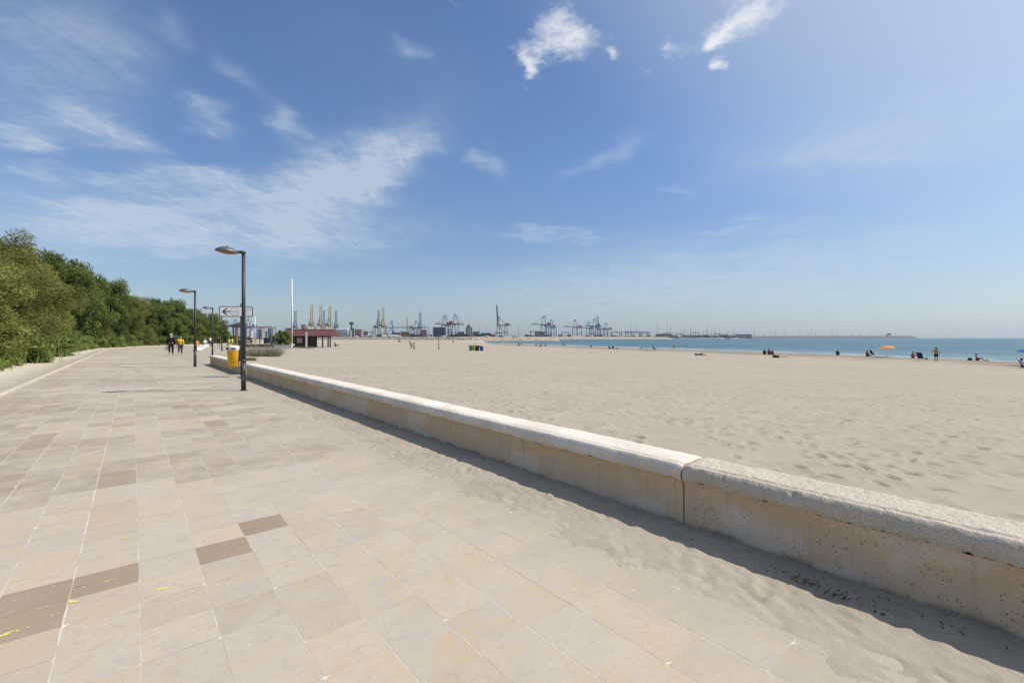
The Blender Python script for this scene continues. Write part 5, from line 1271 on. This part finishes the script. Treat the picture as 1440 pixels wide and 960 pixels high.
# light masts
def light_mast():
    t = empty('light_mast'); MB().tube([(0, 0, 0), (0, 0, 38)], [.5, .25], 8).build('mast', CT, t); MB().lathe([(1.6, 0), (1.6, .7)], (0, 0, 37.5), 10).build('lamp_ring', CD, t); return t
lm = light_mast(); fresh[id(lm)] = True
for i, (px, D, sc) in enumerate([(502, 1400, 1), (597, 1300, 1.1), (603, 1350, 1.1), (674, 1500, 1.1), (683, 1500, 1), (729, 1450, 1.15), (866, 1900, 1), (879, 1700, 1), (887, 1550, 1.3), (894.5, 1600, 1.1), (924.5, 1800, 1.5), (938, 1900, 1.7), (943, 1900, 1.55), (962, 1900, 1.1), (971, 2000, 1.2), (995, 2000, 1.3), (1006, 2100, 1.3), (1032, 2300, 1.3), (1060, 2400, 1.3), (1104, 2500, 1.4), (1141, 2500, 1.3), (1171, 2600, 1.4)]):
    o = use(lm); o.location = (X(px, D), D, qz); o.scale = (sc,)*3; tag(o, 'thin light mast, '+ORD[i]+' from the left along the harbour skyline', 'light mast', 'light masts of the harbour')
# marina: sailing boats and motor boats
def sailboat():
    t = empty('sailing_boat'); V = []; n = 9
    for k in range(n):
        f = k/(n-1); w = 1.7*math.sin(math.pi*min(1, .18+f*.82))**.7+.02; x = -5.5+11*f
        V += [(x, -w, 1.2+.3*f), (x, -w*.7, 0), (x, 0, -.5), (x, w*.7, 0), (x, w, 1.2+.3*f)]
    b = MB(); b.add(V, [(k*5+j, (k+1)*5+j, (k+1)*5+j+1, k*5+j+1) for k in range(n-1) for j in range(4)]+[(k*5+4, (k+1)*5+4, (k+1)*5, k*5) for k in range(n-1)]+[(0, 1, 2, 3, 4), (44, 43, 42, 41, 40)], True); b.build('hull', M_WHITE, t)
    MB().box((-.5, 0, 1.75), (4.5, 1.9, .8), taper=.8).build('cabin', M_WHITE, t); MB().tube([(.6, 0, 1.2), (.6, 0, 16)], [.34, .2], 6).build('mast', CD, t); MB().tube([(.5, 0, 2.8), (-4.6, 0, 2.9)], .22, 6).build('boom', C('sailcover', (.05, .08, .2)), t)
    return t
sb = sailboat(); fresh[id(sb)] = True; i = 0
for k in range(26):
    o = use(sb); px = 946+k*3.6+random.uniform(-1, 1); D = 1650+random.uniform(-250, 250)*.6+k*8; o.location = (X(px, D), D, SEA+.1); o.rotation_euler = (0, 0, random.uniform(-.5, .5)+(3.14 if random.random() < .4 else 0)); o.scale = (random.uniform(1.5, 2.4),)*3
    tag(o, 'white sailing boat with bare mast, '+ORD[k]+' from the left in the marina', 'sailing boat', 'boats in the marina')
for k in range(14):
    o = copy_tree(sb); px = 1062+k*15+random.uniform(-5, 5); D = 2420+random.uniform(0, 200); o.location = (X(px, D), D, SEA+.1); o.scale = (2.2, 2.2, random.uniform(2.0, 2.7)); o.rotation_euler = (0, 0, random.uniform(0, 6))
    tag(o, 'moored boat behind the mole showing only its mast, '+ORD[k]+' from the left', 'sailing boat', 'masts behind the mole')
D = 1180; mbt = empty('motor_boat', (X(1024, D), D, SEA), R(170), 'small dark motor boat with white bow moving left of the mole', 'motor boat')
MB().box((0, 0, .6), (9, 3, 1.6), taper=1.15).build('hull', M_WHITE, mbt); MB().box((-1, 0, 2.1), (3.6, 2.4, 1.6), taper=.8).build('cabin', CD, mbt)
# red dinghies / containers at the mole root
for k in range(9):
    D = 2050; c = random.choice(['red', 'maroon', 'orange', 'white']); o = link('shipping_container', cmesh, paint('container_'+c, CC[c], .6, .15, .4)); o.location = (X(1032+k*3, D), D, SEA+1.2); o.scale = (.7, 1, 1.9)
    tag(o, c+' container on the low quay at the root of the mole', 'container', c+' containers at the mole root')
b = MB().box((X(1044, 2055), 2055, SEA+.2), (100, 14, 1.9)); tag(b.build('low_quay', M_CONC), kind='structure')
# signal hut on the mole
D = 2250; t = empty('signal_hut', (X(1249.5, D), D, 12.0), 0, 'small dark hut on stilts on top of the harbour mole', 'hut')
for x in (-8, -3, 3, 8): MB().box((x, 0, 2.6), (1.0, 2, 5.4)).build('stilt', CD, t)
MB().box((4.5, 0, 8), (13, 6, 5)).build('cabin', paint('hut_dark', (.05, .06, .065), .8), t); MB().box((-8, 0, 5.5), (6, 5, 5)).build('annex', paint('hut_dark', (.05, .06, .065), .8), t)
MB().box((4.5, 0, 10.8), (14.5, 7.5, .6)).build('roof', CD, t)
# sand-coloured parked cars on the groyne road: small
def car(mat):
    t = empty('parked_car'); V = [(-2.1, .35), (-2.1, .85), (-1.4, .95), (-.9, 1.42), (.5, 1.42), (1.2, .95), (2.1, .8), (2.15, .35)]
    b = MB(); n = len(V); b.add([(x, -.85, z) for x, z in V]+[(x, .85, z) for x, z in V], [tuple(range(n)), tuple(range(2*n-1, n-1, -1))]+[(k, n+k, n+(k+1) % n, (k+1) % n) for k in range(n)]); b.build('body', mat, t)
    for x in (-1.3, 1.35):
        for y in (-.8, .8): w = MB().tube([(x, y-.1, .32), (x, y+.1, .32)], .32, 12).build('wheel', M_BLACK, t)
    MB().add([(-1.25, -.87, 1.0), (.95, -.87, 1.0), (.42, -.87, 1.34), (-.85, -.87, 1.34)], [(0, 1, 2, 3)]).build('side_window', GL, t); return t
cs = [car(paint('car_white', (.7, .7, .7), .3)), car(paint('car_dark', (.03, .03, .04), .3)), car(paint('car_silver', (.35, .36, .38), .3))]
for o in cs: fresh[id(o)] = True
for k in range(12):
    f = k/11; px = 500+f*225; D = 534-f*84; o = use(cs[k % 3]); o.location = (X(px, D), D, 2.15-.3*max(0, f-.7)/.3); o.rotation_euler = (0, 0, R(155+random.uniform(-20, 20))); o.scale = (1.25,)*3
    tag(o, ['white', 'dark', 'silver'][k % 3]+' car parked on the rock groyne, '+ORD[k]+' from the left', 'car', 'cars parked on the groyne')

# ------------------------------------------------------------------ haze
HAZE = 0.000065
hz = MB().box((300, 2900, 78), (17000, 9400, 164)).build('haze', None); tag(hz, 'thin pale sea haze', 'haze', kind='stuff')
m = bpy.data.materials.new('haze_air'); m.use_nodes = True; nt = m.node_tree; nt.nodes.remove(nt.nodes['Principled BSDF'])
pvn = nt.nodes.new('ShaderNodeVolumePrincipled'); pvn.inputs['Color'].default_value = (.66, .82, 1.0, 1); pvn.inputs['Density'].default_value = HAZE; pvn.inputs['Anisotropy'].default_value = .25
nt.links.new(pvn.outputs[0], nt.nodes['Material Output'].inputs['Volume']); hz.data.materials.append(m)

# ------------------------------------------------------------------ light and sky
EL = R(51.5)
w = bpy.data.worlds.new('World'); S.world = w; w.use_nodes = True
nt = NT(w.node_tree); bgn = w.node_tree.nodes['Background']
sky = nt.n.new('ShaderNodeTexSky'); sky.sky_type = 'NISHITA'; sky.sun_disc = False; sky.sun_elevation = EL; sky.sun_rotation = R(90)
sky.air_density = 1.0; sky.dust_density = .6; sky.ozone_density = 2.0; sky.altitude = 0
tc = nt.n.new('ShaderNodeTexCoord'); sep = nt.n.new('ShaderNodeSeparateXYZ'); nt.l.new(tc.outputs['Generated'], sep.inputs[0])
x, y, z = sep.outputs
az = nt.m('MULTIPLY', nt.m('ARCTAN2', x, y), 57.2958); el = nt.m('MULTIPLY', nt.m('ARCSINE', z), 57.2958)
zc = nt.m('MAXIMUM', nt.m('ADD', z, .06), .02)
cv = nt.n.new('ShaderNodeCombineXYZ'); nt.l.new(nt.m('DIVIDE', x, zc), cv.inputs[0]); nt.l.new(nt.m('DIVIDE', y, zc), cv.inputs[1]); Pp = cv.outputs[0]
def azel(px, py):
    a = math.atan((px-720)/F); return math.degrees(a), math.degrees(math.atan((475-py)/F*math.cos(a)))
wv = nt.n.new('ShaderNodeTexNoise'); nt.l.new(Pp, wv.inputs['Vector']); wv.inputs['Scale'].default_value = 2.2; wv.inputs['Detail'].default_value = 8; wv.inputs['Roughness'].default_value = .62
wsep = nt.n.new('ShaderNodeSeparateColor'); nt.l.new(wv.outputs['Color'], wsep.inputs[0])
azw = nt.m('ADD', az, nt.m('MULTIPLY', nt.m('SUBTRACT', wsep.outputs[0], .5), 13.0)); elw = nt.m('ADD', el, nt.m('MULTIPLY', nt.m('SUBTRACT', wsep.outputs[1], .5), 7.5))
def blob(p0, p1, wpx, amp, warp=True, ext=1.0):
    a0, e0 = azel(*p0); a1, e1 = azel(*p1); ca, ce = (a0+a1)/2, (e0+e1)/2; L = max(.3, math.hypot(a1-a0, e1-e0)/2*ext); th = math.atan2(e1-e0, a1-a0); wd = wpx/F*57.3*.75
    A, E = (azw, elw) if warp else (az, el)
    da = nt.m('SUBTRACT', A, ca); de = nt.m('SUBTRACT', E, ce)
    u = nt.m('DIVIDE', nt.m('ADD', nt.m('MULTIPLY', da, math.cos(th)), nt.m('MULTIPLY', de, math.sin(th))), L)
    v = nt.m('DIVIDE', nt.m('SUBTRACT', nt.m('MULTIPLY', de, math.cos(th)), nt.m('MULTIPLY', da, math.sin(th))), wd)
    q = nt.m('ADD', nt.m('POWER', nt.m('ABSOLUTE', u), 2.6), nt.m('MULTIPLY', v, v))
    return nt.m('MULTIPLY', nt.m('POWER', 2.71828, nt.m('MULTIPLY', q, -1.0)), amp)
def total(l):
    r = l[0]
    for k in l[1:]: r = nt.m('ADD', r, k)
    return r
cir = total([blob((600, 185), (400, 265), 38, .95), blob((560, 250), (380, 300), 42, .75), blob((520, 330), (-40, 318), 36, .75, ext=1.15), blob((330, 290), (60, 300), 26, .6), blob((210, 245), (440, 285), 13, .6), blob((-20, 240), (90, 250), 12, .45), blob((110, 250), (240, 268), 9, .4),
             blob((-20, 165), (75, 203), 13, .6), blob((80, 145), (215, 218), 13, .55), blob((-10, 180), (160, 160), 30, .25), blob((255, 140), (320, 175), 17, .45), blob((380, 150), (432, 188), 17, .5), blob((300, 60), (380, 130), 14, .25), blob((-40, 60), (190, 60), 60, .5),
             blob((800, 245), (905, 190), 16, .38), blob((1130, 218), (1340, 185), 20, .3), blob((700, 326), (840, 332), 9, .4), blob((660, 218), (705, 238), 13, .45), blob((550, 42), (592, 62), 12, .35), blob((990, 320), (1070, 318), 6, .3), blob((930, 265), (975, 262), 5, .32), blob((200, 0), (260, 40), 16, .25), blob((840, 370), (1440, 330), 40, .4), blob((600, 405), (1400, 395), 40, .45), blob((1000, 230), (1440, 150), 60, .28), blob((420, 20), (700, 130), 60, .05)])
n1 = nt.noise(nt.map(Pp, (1.0, 1.0, 1), rot=(0, 0, R(-28))), 2.2, 9, .62, .5)
n2 = nt.noise(nt.map(Pp, (5.0, 1.1, 1), rot=(0, 0, R(38))), 2.6, 7, .62, .7)
n3 = nt.noise(nt.map(Pp, (1.0, 2.2, 1), rot=(0, 0, R(25))), 11, 8, .7, .8)
tex = nt.m('ADD', nt.m('MULTIPLY', n1, .4), nt.m('ADD', nt.m('MULTIPLY', n2, .35), nt.m('MULTIPLY', n3, .33)))
cm = nt.m('MULTIPLY', cir, nt.ramp(tex, .34, .72, .28, 1.25)); cm = nt.m('MULTIPLY', nt.m('MINIMUM', nt.m('MULTIPLY', cm, 1.35), 1.0), .66)
cu = total([blob((790, 30), (842, 50), 22, .4), blob((728, 95), (750, 75), 18, .45), blob((925, 60), (960, 90), 14, .5), blob((728, 72), (835, 32), 42, 1.2), blob((738, 90), (755, 110), 14, .65), blob((855, 62), (848, 94), 15, 1.0), blob((1000, 26), (1110, -10), 30, 1.25), blob((1018, 30), (1035, 44), 12, .8), blob((1012, 77), (1040, 77), 10, 1.25), blob((930, 50), (990, 66), 16, .62), blob((960, 8), (985, 20), 9, .45), blob((905, 85), (925, 108), 8, .4), blob((630, 2), (650, 6), 8, .5), blob((735, 118), (742, 132), 7, .4)])
nc = nt.m('ADD', nt.m('MULTIPLY', nt.noise(Pp, 9.0, 10, .62, .3), .6), nt.m('MULTIPLY', nt.noise(Pp, 30.0, 8, .65, .5), .4))
cval = nt.m('ADD', cu, nt.m('MULTIPLY', nt.m('SUBTRACT', nc, .5), 2.9))
cumask = nt.m('MULTIPLY', nt.m('MULTIPLY', nt.ramp(cval, .28, 1.75), nt.ramp(cu, .04, .45)), .84)
# base sky, slightly deepened, plus clouds that are simply brighter scattered light
zz_ = nt.mix(nt.ramp(z, .0, .09), (.84, .92, 1.16), (.94, .97, 1.06)); zz_ = nt.mix(nt.ramp(z, .06, .36, 0, 1, False), zz_, (1.0, 1.17, 1.37))
skyc = nt.mix(1.0, sky.outputs[0], zz_, 'MULTIPLY')
sd_ = nt.n.new('ShaderNodeVectorMath'); sd_.operation = 'DOT_PRODUCT'; nt.l.new(tc.outputs['Generated'], sd_.inputs[0]); sd_.inputs[1].default_value = (math.cos(EL), 0, math.sin(EL))
skyc = nt.mix(nt.ramp(sd_.outputs['Value'], .42, .86, 0, .43), skyc, (9.2, 9.4, 9.2))       # thin bright veil round the sun
CL = 7.2
# unseen broken high cloud overhead and behind the viewer, added for neutral fill light
fill_cloud = nt.m('MAXIMUM', nt.ramp(z, .62, .78), nt.m('MULTIPLY', nt.ramp(y, -.05, -.45), nt.ramp(z, .05, .25)))
cm = nt.m('MAXIMUM', cm, nt.m('MULTIPLY', fill_cloud, nt.ramp(tex, .42, .66, .0, .3)))
c = nt.mix(cm, skyc, (CL*.86, CL*.97, CL*1.1)); c = nt.mix(cumask, c, (CL*1.28, CL*1.3, CL*1.32))
nt.l.new(c, bgn.inputs['Color']); bgn.inputs['Strength'].default_value = .1
sl = bpy.data.lights.new('sun', 'SUN'); sl.energy = 5.0; sl.angle = R(.55); sl.color = (1.0, .955, .885)
so_ = bpy.data.objects.new('sun', sl); COL.objects.link(so_); so_.location = (60, 0, 80)
so_.rotation_euler = Vector((math.cos(EL), 0.0, math.sin(EL))).to_track_quat('Z', 'Y').to_euler()

# ------------------------------------------------------------------ camera and render settings
cam = bpy.data.cameras.new('camera'); co = bpy.data.objects.new('camera', cam); COL.objects.link(co)
co.location = (0, 0, CAMZ); co.rotation_euler = (R(90), 0, 0); cam.sensor_width = 36; cam.lens = 16.0; cam.shift_y = -5/1440; cam.clip_start = .05; cam.clip_end = 30000
S.camera = co
S.view_settings.view_transform = 'Standard'; S.view_settings.look = 'None'; S.view_settings.exposure = 0.0; S.view_settings.gamma = 1.0
S.cycles.use_denoising = True; S.cycles.max_bounces = 6; S.cycles.diffuse_bounces = 3; S.cycles.transparent_max_bounces = 8; S.cycles.volume_bounces = 0
S.cycles.sample_clamp_indirect = 6.0
for o in list(bpy.data.objects):
    if id(o) in fresh and o.parent is None: pass
